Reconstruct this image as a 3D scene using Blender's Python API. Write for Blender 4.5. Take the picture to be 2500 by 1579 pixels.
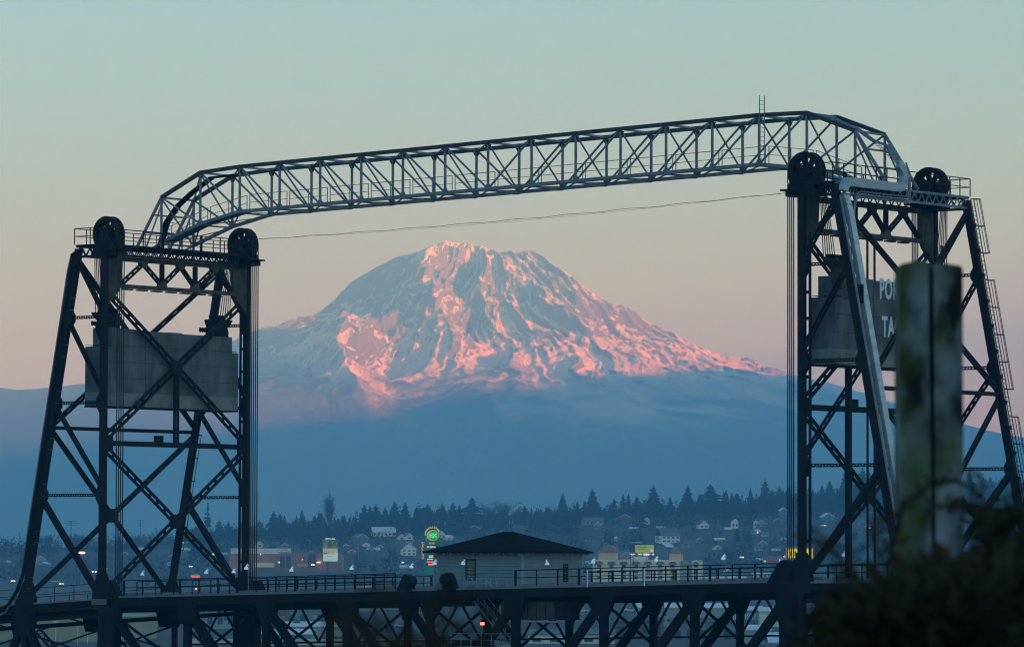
import bpy, math, random
from mathutils import Vector, Matrix, noise as mn
import numpy as np
R = math.radians
for o in list(bpy.data.objects): bpy.data.objects.remove(o)
scene = bpy.context.scene
COL = scene.collection
# ------------------------------------------------------------------ camera, world, sun, exposure
CAMZ = 27.0
PITCH, ROLL = 0.0495, 0.0030
FPX = 11161.0                       # focal length in pixels of a 2500 px wide picture
cam_data = bpy.data.cameras.new('camera'); camera = bpy.data.objects.new('camera', cam_data); COL.objects.link(camera)
cam_data.sensor_width = 36.0; cam_data.lens = 36.0 * FPX / 2500.0
cam_data.clip_start = 0.5; cam_data.clip_end = 120000.0
cam_data.dof.use_dof = True; cam_data.dof.focus_distance = 360.0; cam_data.dof.aperture_fstop = 11.5
camera.matrix_world = Matrix.Translation((0, 0, CAMZ)) @ Matrix.Rotation(math.pi/2 + PITCH, 4, 'X') @ Matrix.Rotation(ROLL, 4, 'Z')
scene.camera = camera
SUN_EL, SUN_AZ = R(5.0), R(125.0)    # azimuth measured clockwise from the viewing direction (+Y): low sun on the right
world = bpy.data.worlds.new('World'); scene.world = world; world.use_nodes = True
wn = world.node_tree; wn.nodes.clear()
sky = wn.nodes.new('ShaderNodeTexSky'); sky.sky_type = 'NISHITA'; sky.sun_disc = False
sky.sun_elevation = SUN_EL; sky.sun_rotation = SUN_AZ
sky.altitude = 0; sky.air_density = 1.0; sky.dust_density = 0.45; sky.ozone_density = 3.7
wbg = wn.nodes.new('ShaderNodeBackground'); wout = wn.nodes.new('ShaderNodeOutputWorld')
wbg.inputs['Strength'].default_value = 0.15
wmx = wn.nodes.new('ShaderNodeMix'); wmx.data_type = 'RGBA'; wmx.blend_type = 'MULTIPLY'; wmx.inputs['Factor'].default_value = 1.0; wmx.inputs['B'].default_value = (0.93, 0.985, 1.04, 1)   # camera white balance, the same over the whole sky
wn.links.new(sky.outputs[0], wmx.inputs['A']); wn.links.new(wmx.outputs['Result'], wbg.inputs['Color'])
wn.links.new(wbg.outputs[0], wout.inputs['Surface'])
sun_d = bpy.data.lights.new('sun', 'SUN'); sun = bpy.data.objects.new('sun', sun_d); COL.objects.link(sun)
sun_d.energy = 4.2; sun_d.angle = R(0.5); sun_d.color = (1.0, 0.60, 0.06)
sdir = Vector((math.sin(SUN_AZ)*math.cos(SUN_EL), math.cos(SUN_AZ)*math.cos(SUN_EL), math.sin(SUN_EL)))
sun.rotation_euler = sdir.to_track_quat('Z', 'Y').to_euler()
scene.view_settings.view_transform = 'Standard'; scene.view_settings.look = 'None'
scene.view_settings.exposure = 1.5; scene.view_settings.gamma = 1.0; scene.view_settings.use_curve_mapping = False
scene.cycles.use_denoising = True
try: scene.cycles.denoiser = 'OPENIMAGEDENOISE'
except Exception: pass
scene.cycles.max_bounces = 5; scene.cycles.diffuse_bounces = 2; scene.cycles.glossy_bounces = 2
scene.cycles.transparent_max_bounces = 16; scene.cycles.volume_bounces = 4
scene.cycles.sample_clamp_indirect = 4.0
scene.cycles.use_light_tree = False
scene.cycles.filter_width = 1.15

# ------------------------------------------------------------------ helpers
rnd = random.Random(11)
def tag(o, label=None, cat=None, group=None, kind=None):
    if label: o['label'] = label
    if cat: o['category'] = cat
    if group: o['group'] = group
    if kind: o['kind'] = kind
    return o
def empty(name, loc=(0, 0, 0), rz=0.0, label=None, cat=None, group=None, rot=None):
    o = bpy.data.objects.new(name, None); COL.objects.link(o); o.location = loc
    o.rotation_euler = rot if rot else (0, 0, rz); o.empty_display_size = 0.5
    return tag(o, label, cat, group)
def link(name, me, parent=None, m=None):
    if m is not None and len(me.materials) == 0: me.materials.append(m)
    o = bpy.data.objects.new(name, me); COL.objects.link(o); o.parent = parent
    return o
class MB:
    def __init__(s): s.v = []; s.f = []; s.mi = []; s.cur = 0
    def add(s, vs, fs):
        n = len(s.v); s.v += [tuple(q) for q in vs]; s.f += [tuple(n+i for i in f) for f in fs]; s.mi += [s.cur]*len(fs); return s
    def hexa(s, p):          # p: 8 points, bottom ring then top ring
        return s.add(p, [(0,3,2,1),(4,5,6,7),(0,1,5,4),(1,2,6,5),(2,3,7,6),(3,0,4,7)])
    def box(s, x0, x1, y0, y1, z0, z1):
        return s.hexa([(x0,y0,z0),(x1,y0,z0),(x1,y1,z0),(x0,y1,z0),(x0,y0,z1),(x1,y0,z1),(x1,y1,z1),(x0,y1,z1)])
    def bar(s, a, b, w, h=None, side=None):   # w across 'side', h in the third direction
        a = Vector(a); b = Vector(b); h = w if h is None else h
        d = (b-a)
        if d.length < 1e-6: return s
        d.normalize()
        sd = Vector(side) if side is not None else Vector((0, 1, 0))
        n = d.cross(sd)
        if n.length < 1e-3: n = d.cross(Vector((1, 0, 0)))
        if n.length < 1e-3: n = d.cross(Vector((0, 0, 1)))
        n.normalize(); sd = n.cross(d).normalized()
        S = sd*(w/2); N = n*(h/2)
        return s.hexa([a-S-N, a+S-N, a+S+N, a-S+N, b-S-N, b+S-N, b+S+N, b-S+N])
    def tube(s, pts, r, n=6, r2=None, cap=True):
        pts = [Vector(p) for p in pts]; rings = []
        up = None
        for i, p in enumerate(pts):
            d = (pts[min(i+1, len(pts)-1)] - pts[max(i-1, 0)]).normalized()
            if up is None:
                up = d.cross(Vector((0, 0, 1)))
                if up.length < 0.05: up = d.cross(Vector((1, 0, 0)))
            up = (up - d*up.dot(d)).normalized(); w = d.cross(up)
            rr = r if r2 is None else r + (r2-r)*i/max(1, len(pts)-1)
            rings.append([p + (up*math.cos(2*math.pi*k/n) + w*math.sin(2*math.pi*k/n))*rr for k in range(n)])
        vs = [q for rg in rings for q in rg]; fs = []
        for i in range(len(rings)-1):
            for k in range(n):
                fs.append((i*n+k, i*n+(k+1) % n, (i+1)*n+(k+1) % n, (i+1)*n+k))
        if cap: fs.append(tuple(range(n-1, -1, -1))); fs.append(tuple((len(rings)-1)*n+k for k in range(n)))
        return s.add(vs, fs)
    def prism(s, poly, a0, a1, axis='y'):     # poly: list of 2D points, extruded between a0 and a1
        n = len(poly)
        def P(q, a): return (q[0], a, q[1]) if axis == 'y' else ((a, q[0], q[1]) if axis == 'x' else (q[0], q[1], a))
        vs = [P(q, a0) for q in poly] + [P(q, a1) for q in poly]
        fs = [tuple(range(n-1, -1, -1)), tuple(range(n, 2*n))] + [(i, (i+1) % n, n+(i+1) % n, n+i) for i in range(n)]
        return s.add(vs, fs)
    def mesh(s, name, mats, smooth=False):
        me = bpy.data.meshes.new(name); me.from_pydata(s.v, [], s.f)
        for m in (mats if isinstance(mats, (list, tuple)) else [mats]): me.materials.append(m)
        if any(s.mi): me.polygons.foreach_set('material_index', s.mi)
        if smooth: me.polygons.foreach_set('use_smooth', [True]*len(s.f))
        me.update(); return me
    def build(s, name, mats, parent=None, smooth=False):
        if not s.v: return None
        return link(name, s.mesh(name, mats, smooth), parent)
def copy_tree(o, parent=None):
    c = o.copy(); COL.objects.link(c); c.parent = parent
    for ch in list(o.children): copy_tree(ch, c)
    return c

# ------------------------------------------------------------------ materials
def mat(name, col, rough=0.7, col2=None, scale=4.0, metal=0.0, emit=None, estr=0.0, bump=0.0, detail=4.0, lo=0.35, hi=0.65, spec=0.5, stretch=None):
    m = bpy.data.materials.new(name); m.use_nodes = True; nt = m.node_tree; b = nt.nodes['Principled BSDF']
    b.inputs['Base Color'].default_value = (*col, 1); b.inputs['Roughness'].default_value = rough; b.inputs['Metallic'].default_value = metal
    b.inputs['Specular IOR Level'].default_value = spec
    if col2 or bump:
        tc = nt.nodes.new('ShaderNodeTexCoord'); mp = nt.nodes.new('ShaderNodeMapping'); nz = nt.nodes.new('ShaderNodeTexNoise')
        nz.inputs['Scale'].default_value = scale; nz.inputs['Detail'].default_value = detail; nz.inputs['Roughness'].default_value = 0.6
        if stretch: mp.inputs['Scale'].default_value = stretch
        nt.links.new(tc.outputs['Object'], mp.inputs[0]); nt.links.new(mp.outputs[0], nz.inputs['Vector'])
        if col2:
            cr = nt.nodes.new('ShaderNodeValToRGB'); cr.color_ramp.elements[0].position = lo; cr.color_ramp.elements[1].position = hi
            cr.color_ramp.elements[0].color = (*col, 1); cr.color_ramp.elements[1].color = (*col2, 1)
            nt.links.new(nz.outputs['Fac'], cr.inputs[0]); nt.links.new(cr.outputs[0], b.inputs['Base Color'])
        if bump:
            bp = nt.nodes.new('ShaderNodeBump'); bp.inputs['Strength'].default_value = bump; bp.inputs['Distance'].default_value = 0.1
            nt.links.new(nz.outputs['Fac'], bp.inputs['Height']); nt.links.new(bp.outputs[0], b.inputs['Normal'])
    if emit: b.inputs['Emission Color'].default_value = (*emit, 1); b.inputs['Emission Strength'].default_value = estr
    return m
def px_dir(px, py):      # direction of a picture point (2500 px wide picture), used to work out where things stand
    x = px-1250.0; y = py-789.5
    c, s = math.cos(ROLL), math.sin(ROLL); x, y = x*c + y*s, -x*s + y*c
    v = Vector((x/FPX, 1.0, -y/FPX)); c, s = math.cos(PITCH), math.sin(PITCH)
    return Vector((v.x, v.y*c - v.z*s, v.y*s + v.z*c))
def at(px, py, Y):       # the point at distance Y from the camera
    d = px_dir(px, py); return Vector((d.x/d.y*Y, Y, CAMZ + d.z/d.y*Y))
# ------------------------------------------------------------------ mountain
MD = 15000.0; PXM = MD/FPX; HOR = 1342.0
def interp(x, xs, ys): return np.interp(x, xs, ys)
SIL = [(-400,1010),(-100,985),(0,968),(80,966),(130,974),(200,980),(330,960),(450,915),(560,862),(624,830),(655,816),(679,806),(689,811),(713,796),(727,792),(742,793),(745,784),(778,780),(802,760),(822,743),(839,724),(860,697),(874,686),(908,666),(938,650),(969,632),(993,625),(1038,616),(1065,608),(1089,595),(1113,598),(1147,596),(1181,606),(1229,620),(1282,614),(1303,618),(1318,625),(1347,651),(1374,669),(1412,700),(1446,727),(1473,741),(1491,748),(1497,743),(1508,751),(1542,772),(1576,792),(1610,813),(1644,825),(1665,833),(1679,844),(1713,863),(1747,876),(1764,880),(1808,881),(1832,892),(1850,905),(1884,915),(1925,933),(2000,945),(2060,962),(2150,985),(2300,1035),(2400,1062),(2500,1085),(2900,1150)]
sx = np.array([(p[0]-1250)*PXM for p in SIL]); sz = np.array([(HOR + .003*(p[0]-1250) - p[1])*PXM for p in SIL])
X0M = (1165-1250)*PXM
NX, NY = 1150, 470
gx = np.linspace((-150-1250)*PXM, (2650-1250)*PXM, NX); ty = np.linspace(-1.0, 0.13, NY); gt = np.sign(ty)*np.abs(ty)**1.45*2600.0
GX, GT = np.meshgrid(gx, gt)
dx = GX - X0M
def hashgrid(seed, n=512):
    return np.random.RandomState(seed).rand(n, n)*2-1
def vnoise(x, y, seed):
    g = hashgrid(seed); n = g.shape[0]
    xi = np.floor(x).astype(int); yi = np.floor(y).astype(int); fx = x-xi; fy = y-yi
    fx = fx*fx*fx*(fx*(fx*6-15)+10); fy = fy*fy*fy*(fy*(fy*6-15)+10)
    a = g[xi % n, yi % n]; b = g[(xi+1) % n, yi % n]; c = g[xi % n, (yi+1) % n]; d = g[(xi+1) % n, (yi+1) % n]
    return (a*(1-fx)+b*fx)*(1-fy) + (c*(1-fx)+d*fx)*fy
def fbm(x, y, seed, oct=5, gain=0.5):
    s = 0; a = 1; t = 0
    for i in range(oct): s = s + a*vnoise(x*2**i+17*i, y*2**i+31*i, seed+i); t += a; a *= gain
    return s/t
def ridged(x, y, seed, oct=5, gain=0.55):
    s = 0; a = 1; t = 0
    for i in range(oct): s = s + a*(1-2*np.abs(vnoise(x*2**i+7*i, y*2**i+13*i, seed+i))); t += a; a *= gain
    return s/t
r = np.sqrt(dx*dx + (GT*0.95)**2) + 1e-6
wr = np.clip((1 + dx/r)/2, 0, 1)
hR = interp(X0M + r, sx, sz); hL = interp(X0M - r, sx, sz)
H0 = hR*wr + hL*(1-wr)
# ribs and glaciers running down from the summit; the skyline column is left as it is
phi = np.arctan2(-GT+8, dx)                     # 0 = right, pi/2 = towards the camera
wx = fbm(GX/330, GT/330, 5, 4); wy = fbm(GX/420+50, GT/420, 9, 4); lr = np.log(r/70+1)
rib1 = ridged(phi*3.4 + wx*.42 + 3.3, lr*.55 + wy*.25, 21, 2)
rib2 = ridged(phi*8.5 + wx*.75, lr*1.5 + wy*.4, 31, 3)
rib3 = ridged(phi*21 + wx*1.5, lr*4.0 + wy, 47, 3)
iso = fbm(GX/120, GT/120, 41, 5); fin = fbm(GX/42, GT/42, 61, 5)
fr_ = np.clip((-GT-4)/210.0, 0, 1); grow = np.clip(r/420.0, 0.10, 1.15)
low = np.clip((H0-330)/260, .25, 1)
rel = fr_*grow*low*(rib1*52 + rib2*34 + rib3*12 + iso*12) + fr_*low*(fin*10 + fbm(GX/17, GT/17, 71, 3)*3.5) + fin*1.6
H = H0 + rel
def picture_to_ground(px, py):
    X = (px-1250)*PXM; Z = (HOR - py)*PXM
    i = int(np.argmin(np.abs(gx - X))); colH = H0[:, i]
    k = np.where((colH >= Z) & (gt < 5))[0]
    return X, (gt[k[0]] if len(k) else -60.0)
SPURS = [([(1092,598),(1072,650),(1045,700),(1035,745),(1062,800),(1078,860),(1090,920)], 130, 95),
         ([(1205,650),(1262,700),(1298,765),(1335,830),(1400,880),(1480,940)], 62, 44),
         ([(1310,622),(1322,680),(1380,740),(1450,800),(1520,860)], 62, 40),
         ([(1380,690),(1500,780),(1600,845),(1680,895)], 50, 30),
         ([(905,845),(875,890),(850,945),(890,1005),(965,1050)], 115, 92)]
spur = np.zeros(GX.shape)
for pts, hw, hh in SPURS:
    g = [picture_to_ground(*p) for p in pts]
    D = np.full(GX.shape, 1e9); T = np.zeros(GX.shape)
    for i in range(len(g)-1):
        ax, ay = g[i]; bx, by = g[i+1]; L2 = (bx-ax)**2 + (by-ay)**2 + 1e-6
        u = np.clip(((GX-ax)*(bx-ax) + (GT-ay)*(by-ay))/L2, 0, 1)
        d = np.hypot(GX-(ax+u*(bx-ax)), GT-(ay+u*(by-ay)))
        T = np.where(d < D, (i+u)/(len(g)-1), T); D = np.minimum(D, d)
    D = D*(1 + 0.55*fbm(GX/80, GT/80, 77, 4))
    e_ = np.clip(1-D/hw, 0, 1)**1.1*np.clip(T*4+.15, 0, 1)*np.clip((1-T)*3+.1, 0, 1); H = H + hh*e_; spur = np.maximum(spur, e_)
lim = interp(GX, sx, sz) + fin*1.6
H = np.where(GT < -6, np.minimum(H, lim - 0.03*np.minimum(-GT, 300)), np.where(GT > 30, H - GT*0.5, np.minimum(H, lim)))
# foothills in front of the cone
foot = 150 + 70*fbm(GX/1300+3, GT/1300, 88, 3) + 8*fbm(GX/150, GT/150, 89, 4)
H = np.where(GT < -300, np.maximum(H, foot), H)*np.clip((GT+2600)/700.0, 0, 1)**0.8 - 4*(1-np.clip((GT+2600)/100.0, 0, 1))
# where bare rock and forest show: steep flanks, rib crests, low ground
gHy, gHx = np.gradient(H, gt, gx); steep = np.hypot(gHx, gHy)
rockv = (steep-0.90)*1.5 + rib2*.75 + rib3*.45 + iso*.5 + fin*.45 - spur*.1 - .22 - np.clip((H-820)/150, 0, 1)*.55 + np.clip((GX-700)/900, 0, 1)*.25
rock = np.clip(rockv*2.2, 0, 1)
pxx = 1250 + GX/PXM
treeline = np.interp(pxx, [-200, 300, 620, 760, 950, 1100, 1300, 1500, 1700, 1900, 2100, 2600], [2000, 2000, 640, 600, 540, 580, 510, 470, 520, 520, 560, 620]) + iso*130 + rib2*35 + fin*40
forest = np.clip((treeline + 60 - H)/190.0, 0, 1)
verts = np.stack([GX.ravel(), (GT+MD).ravel(), (H+CAMZ).ravel()], 1)
idx = np.arange(NX*NY).reshape(NY, NX)
quads = np.stack([idx[:-1,:-1].ravel(), idx[:-1,1:].ravel(), idx[1:,1:].ravel(), idx[1:,:-1].ravel()], 1)
def grid_mesh(name, verts, quads, m, smooth=True):
    me = bpy.data.meshes.new(name); me.vertices.add(len(verts)); me.vertices.foreach_set('co', verts.astype(np.float32).ravel())
    me.loops.add(len(quads)*4); me.loops.foreach_set('vertex_index', quads.astype(np.int32).ravel())
    me.polygons.add(len(quads)); me.polygons.foreach_set('loop_start', np.arange(0, len(quads)*4, 4, dtype=np.int32))
    me.polygons.foreach_set('loop_total', np.full(len(quads), 4, dtype=np.int32))
    me.polygons.foreach_set('use_smooth', np.full(len(quads), smooth)); me.materials.append(m); me.update(calc_edges=True); me.validate()
    return me
def nd(nt, t, **kw):
    n = nt.nodes.new(t)
    for k, v in kw.items():
        if k in n.inputs: n.inputs[k].default_value = v
        else: setattr(n, k, v)
    return n
m_mtn = bpy.data.materials.new('snow_rock_forest_shade'); m_mtn.use_nodes = True; nt = m_mtn.node_tree; b = nt.nodes['Principled BSDF']
b.inputs['Roughness'].default_value = 0.9; b.inputs['Specular IOR Level'].default_value = 0.1
L = nt.links.new
geo = nd(nt, 'ShaderNodeNewGeometry'); at_ = nd(nt, 'ShaderNodeAttribute', attribute_name='cover'); sep = nd(nt, 'ShaderNodeSeparateColor'); L(at_.outputs['Color'], sep.inputs[0])
n1 = nd(nt, 'ShaderNodeTexNoise', Scale=0.035, Detail=9.0, Roughness=0.75); L(geo.outputs['Position'], n1.inputs['Vector'])
def math_n(op, a, b_=None):
    m = nt.nodes.new('ShaderNodeMath'); m.operation = op
    for i, q in enumerate((a, b_)):
        if q is None: continue
        if isinstance(q, (int, float)): m.inputs[i].default_value = q
        else: L(q, m.inputs[i])
    return m.outputs[0]
jit = math_n('MULTIPLY', math_n('SUBTRACT', n1.outputs['Fac'], 0.5), 0.7)
def edge_n(src):
    mr = nd(nt, 'ShaderNodeMapRange'); mr.inputs['From Min'].default_value = 0.38; mr.inputs['From Max'].default_value = 0.62; L(math_n('ADD', src, jit), mr.inputs['Value']); return mr.outputs[0]
mx = nt.nodes.new('ShaderNodeMix'); mx.data_type = 'RGBA'; mx.inputs['B'].default_value = (0.17, 0.155, 0.15, 1); mx.inputs['A'].default_value = (0.74, 0.74, 0.76, 1)
L(edge_n(sep.outputs[0]), mx.inputs['Factor'])
mx2 = nt.nodes.new('ShaderNodeMix'); mx2.data_type = 'RGBA'; mx2.inputs['B'].default_value = (0.09, 0.105, 0.11, 1)
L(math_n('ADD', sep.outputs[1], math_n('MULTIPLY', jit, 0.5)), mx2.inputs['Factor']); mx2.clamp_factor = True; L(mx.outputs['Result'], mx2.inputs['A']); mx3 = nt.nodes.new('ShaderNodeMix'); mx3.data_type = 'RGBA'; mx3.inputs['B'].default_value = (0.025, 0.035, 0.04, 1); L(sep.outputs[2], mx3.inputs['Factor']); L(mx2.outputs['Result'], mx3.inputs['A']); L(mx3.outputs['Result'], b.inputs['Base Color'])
bp = nd(nt, 'ShaderNodeBump', Strength=0.8, Distance=12.0); L(n1.outputs['Fac'], bp.inputs['Height']); L(bp.outputs[0], b.inputs['Normal'])
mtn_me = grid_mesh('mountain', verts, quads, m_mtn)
ca_ = mtn_me.attributes.new('cover', 'FLOAT_COLOR', 'POINT'); ca_.data.foreach_set('color', np.stack([rock.ravel(), forest.ravel(), np.clip((620-pxx)/200, 0, 1).ravel(), rock.ravel()*0+1], 1).astype(np.float32).ravel())  # third channel darkens the left shoulder's colour in place of shade
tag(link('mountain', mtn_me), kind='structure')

# ------------------------------------------------------------------ ground sheet, hill and an added unseen ridge that keeps the low sun off the lowland
def ground_z(x, y):
    # ridge line of the wooded hill, as heights seen along the picture
    px = 1250 + x/np.maximum(y, 1)*FPX
    top = np.interp(px, [-400, 0, 300, 600, 800, 1000, 1300, 1600, 1800, 2000, 2200, 2500, 2900], [1350, 1345, 1338, 1300, 1283, 1272, 1262, 1252, 1238, 1222, 1215, 1200, 1190])
    yy = np.array([0.0, 1900, 2300, 2600, 3000, 3400, 3750, 4300, 6000, 20000])
    f = np.interp(y, yy, [0, 0, .10, .20, .45, .80, 1.0, .92, .35, .1])
    zr = CAMZ + (HOR - top)/FPX*3750.0
    bump = 2.5*np.sin(x/83.0 + y/140.0) + 1.8*np.sin(x/47.0 - y/90.0 + 1)
    bank = 25.2*np.clip((110-y)/80.0, 0, 1)**1.0
    bank = np.where(y < 30, 25.2, bank)
    return f*zr + bump*np.clip((y-2300)/500, 0, 1) + bank
gxs = np.concatenate([np.linspace(-9000, -900, 20), np.linspace(-860, 860, 130), np.linspace(900, 9000, 20)])
gys = np.concatenate([np.array([-600, -200, -60, 0, 10, 20, 30, 45, 60, 75, 90, 110, 150, 300, 600, 900, 1200]), np.linspace(1300, 5000, 110), np.linspace(5200, 19500, 24)])
gX, gY = np.meshgrid(gxs, gys); gZ = ground_z(gX, gY)
gidx = np.arange(gX.size).reshape(gX.shape)
gq = np.stack([gidx[:-1,:-1].ravel(), gidx[:-1,1:].ravel(), gidx[1:,1:].ravel(), gidx[1:,:-1].ravel()], 1)
m_ground = mat('ground_earth', (0.014, 0.018, 0.015), 0.95, (0.040, 0.044, 0.036), scale=0.02, detail=8)
gme = grid_mesh('ground', np.stack([gX.ravel(), gY.ravel(), gZ.ravel()], 1), gq, m_ground)
gme.materials.append(mat('pale_bounce_ground', (0.20, 0.22, 0.20), 0.95, (0.30, 0.31, 0.29), scale=0.004, detail=6))  # unseen valley floor set pale to bounce light up into the haze
gme.polygons.foreach_set('material_index', (gY[:-1, :-1].ravel() > 4600).astype(np.int32))
tag(link('ground', gme), kind='structure')
# added ridge out of view, its heights shaped to block the low sun
ux = np.linspace(-1, 1, 25); uy = np.linspace(-2600, 17500, 150)
UX, UY = np.meshgrid(ux, uy)
cxl = np.interp(UY, [-500, 4000, 9000, 17500], [1150, 1700, 3000, 4300]); wdl = np.interp(UY, [-500, 4000, 17500], [420, 600, 1200])
hgt = np.interp(UY, [-500, 600, 4000, 8500, 12200, 13500, 17500], [235, 245, 430, 690, 905, 770, 700])*(1 + 0.07*fbm(UY/900, UY*0+3, 91, 4)) + 12*fbm(UX*3, UY/200, 95, 3)
RZ = hgt*(1-UX**2)**0.8 - 2
ridx = np.arange(UX.size).reshape(UX.shape)
rq = np.stack([ridx[:-1,:-1].ravel(), ridx[:-1,1:].ravel(), ridx[1:,1:].ravel(), ridx[1:,:-1].ravel()], 1)
m_block_ridge = mat('sun_block_ridge_cover', (0.03, 0.045, 0.03), 0.95, (0.06, 0.075, 0.05), scale=0.01, detail=8)
tag(link('sun_block_ridge', grid_mesh('sun_block_ridge', np.stack([(cxl+UX*wdl).ravel(), UY.ravel(), RZ.ravel()], 1), rq, m_block_ridge)), kind='structure')

# ------------------------------------------------------------------ haze: one box of even air round everything
m_haze = bpy.data.materials.new('haze_air'); m_haze.use_nodes = True; hn = m_haze.node_tree; hn.nodes.clear()
pv = hn.nodes.new('ShaderNodeVolumePrincipled'); ho = hn.nodes.new('ShaderNodeOutputMaterial'); hn.links.new(pv.outputs[0], ho.inputs['Volume'])
pv.inputs['Color'].default_value = (0.23, 0.64, 1.0, 1); pv.inputs['Absorption Color'].default_value = (1, 1, 1, 1); pv.inputs['Density'].default_value = HAZE_D if 'HAZE_D' in globals() else 0.00015; pv.inputs['Anisotropy'].default_value = 0.35
tag(MB().box(-9300, 9300, -900, 20000, -3, 1300).build('haze', m_haze), kind='stuff')
# ------------------------------------------------------------------ bridge
BX, BY, BZ, BA, BG, BVL, BW = -27.51, 357.56, 29.305-33.406+CAMZ, .6587, .0259, -6.498, 16.763
bca, bsa = math.cos(BA), math.sin(BA)
def BR(U, v, Z=0.0): return Vector((BX + U*bca + (v+BVL)*bsa, BY - U*bsa + (v+BVL)*bca, BZ + Z))
def bempty(name, U, v, Z, **k):
    return empty(name, BR(U, v, Z), -BA, **k)
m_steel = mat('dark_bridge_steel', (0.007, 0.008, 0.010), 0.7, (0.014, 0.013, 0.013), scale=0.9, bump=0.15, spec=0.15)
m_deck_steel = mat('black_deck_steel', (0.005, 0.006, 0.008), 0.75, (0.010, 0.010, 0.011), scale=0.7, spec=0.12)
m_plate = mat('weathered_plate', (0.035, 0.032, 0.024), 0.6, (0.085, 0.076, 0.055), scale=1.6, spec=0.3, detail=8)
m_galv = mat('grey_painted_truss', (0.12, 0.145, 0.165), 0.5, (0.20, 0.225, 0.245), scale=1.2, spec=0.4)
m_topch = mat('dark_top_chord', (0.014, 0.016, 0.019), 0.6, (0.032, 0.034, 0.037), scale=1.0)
m_duct = mat('galvanised_duct', (0.30, 0.34, 0.38), 0.38, (0.48, 0.52, 0.56), scale=0.8, metal=0.25, stretch=(1, 1, 3))
m_conc = mat('counterweight_concrete', (0.050, 0.058, 0.062), 0.9, (0.155, 0.165, 0.168), scale=0.9, bump=0.6, detail=12, stretch=(1, 1, .35), lo=.3, hi=.7)
m_conc2 = mat('pale_concrete_band', (0.14, 0.15, 0.145), 0.9, (0.24, 0.245, 0.235), scale=0.9, bump=0.4, detail=8)
m_rope = mat('wire_rope', (0.012, 0.012, 0.013), 0.6)
m_slab = mat('deck_concrete', (0.16, 0.17, 0.18), 0.9, (0.22, 0.225, 0.23), scale=1.5)
m_white = mat('white_paint', (0.84, 0.87, 0.88), 0.5)

def laced(a, b, w, side, t=0.11, step=1.0, bat=0.30, depth=0.22):
    """two rails joined by battens; 'side' is the direction across the member in its plane"""
    a = Vector(a); b = Vector(b); d = (b-a); Ln = d.length; d.normalize(); sd = Vector(side); sd = (sd - d*sd.dot(d)).normalized(); n = d.cross(sd)
    m = MB()
    for q in (-1, 1): m.bar(a + sd*q*(w-t)/2, b + sd*q*(w-t)/2, t, depth, sd)
    k = max(1, int(Ln/step))
    for i in range(k+1):
        c = a + d*(Ln*(i/k)); l = bat/2 if 0 < i < k else bat*0.8
        m.bar(c - d*l, c + d*l, w-t-0.004, depth*0.5, sd)
    return m
def zig(a, b, w, side, t=0.08, step=0.6, depth=0.18):
    """two rails joined by a zigzag of thin bars"""
    a = Vector(a); b = Vector(b); d = (b-a); Ln = d.length; d.normalize(); sd = Vector(side); sd = (sd - d*sd.dot(d)).normalized()
    m = MB()
    for q in (-1, 1): m.bar(a + sd*q*(w-t)/2, b + sd*q*(w-t)/2, t, depth, sd)
    k = max(2, int(Ln/step)); s_ = 1
    for i in range(k):
        m.bar(a + d*(Ln*i/k) + sd*s_*(w-t)/2, a + d*(Ln*(i+1)/k) - sd*s_*(w-t)/2, 0.05, depth*0.4, sd); s_ = -s_
    return m
def railing(pts, h, post_step, t=0.045, mid=True, name='railing', parent=None, m=None, thick=None):
    mb = MB(); up = Vector((0, 0, 1))
    for i in range(len(pts)-1):
        a = Vector(pts[i]); b = Vector(pts[i+1]); Ln = (b-a).length
        mb.bar(a+up*h, b+up*h, t*1.2, t*1.2)
        if mid: mb.bar(a+up*h*0.52, b+up*h*0.52, t, t)
        k = max(1, round(Ln/post_step))
        for j in range(k+1):
            c = a.lerp(b, j/k); tt = t*(thick[j % len(thick)] if thick else 1.2)
            mb.bar(c, c+up*h, tt, tt)
    return mb.build(name, m or m_steel, parent)
def ladder(a, b, w, side, cage_side=None, name='ladder', parent=None, m=None, cage_from=0.12, step=0.33, breaks=()):
    a = Vector(a); b = Vector(b); d = (b-a); Ln = d.length; d.normalize(); sd = Vector(side).normalized()
    mb = MB()
    for q in (-1, 1): mb.bar(a+sd*q*w/2, b+sd*q*w/2, 0.05)
    k = int(Ln/step)
    for i in range(k): mb.bar(a+d*(i*step)-sd*w/2, a+d*(i*step)+sd*w/2, 0.035)
    L = mb.build(name, m or m_steel, parent)
    if cage_side is not None and L:
        cs = Vector(cage_side).normalized(); cg = MB(); r = 0.42; nseg = 8
        arc = [(math.pi*j/nseg) for j in range(nseg+1)]
        hs = int(Ln/2.1); pos = [Ln*cage_from + (Ln*(1-cage_from))*i/hs for i in range(hs+1)]
        for p in pos:
            c = a+d*p; pts = [c + sd*(-math.cos(t)*w*0.62) + cs*(math.sin(t)*0.58) for t in arc]
            cg.tube(pts, 0.035, 4)
        for t in (0.25*math.pi, 0.5*math.pi, 0.75*math.pi):
            for i in range(hs):
                if i in breaks: continue
                o_ = sd*(-math.cos(t)*w*0.62) + cs*(math.sin(t)*0.58)
                cg.bar(a+d*pos[i]+o_, a+d*pos[i+1]+o_, 0.035)
        tag(cg.build('cage', m or m_steel, L), kind='stuff')
    return L
def rivet_plate(x0, x1, y0, y1, z0, z1): return MB().box(x0, x1, y0, y1, z0, z1)

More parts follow.
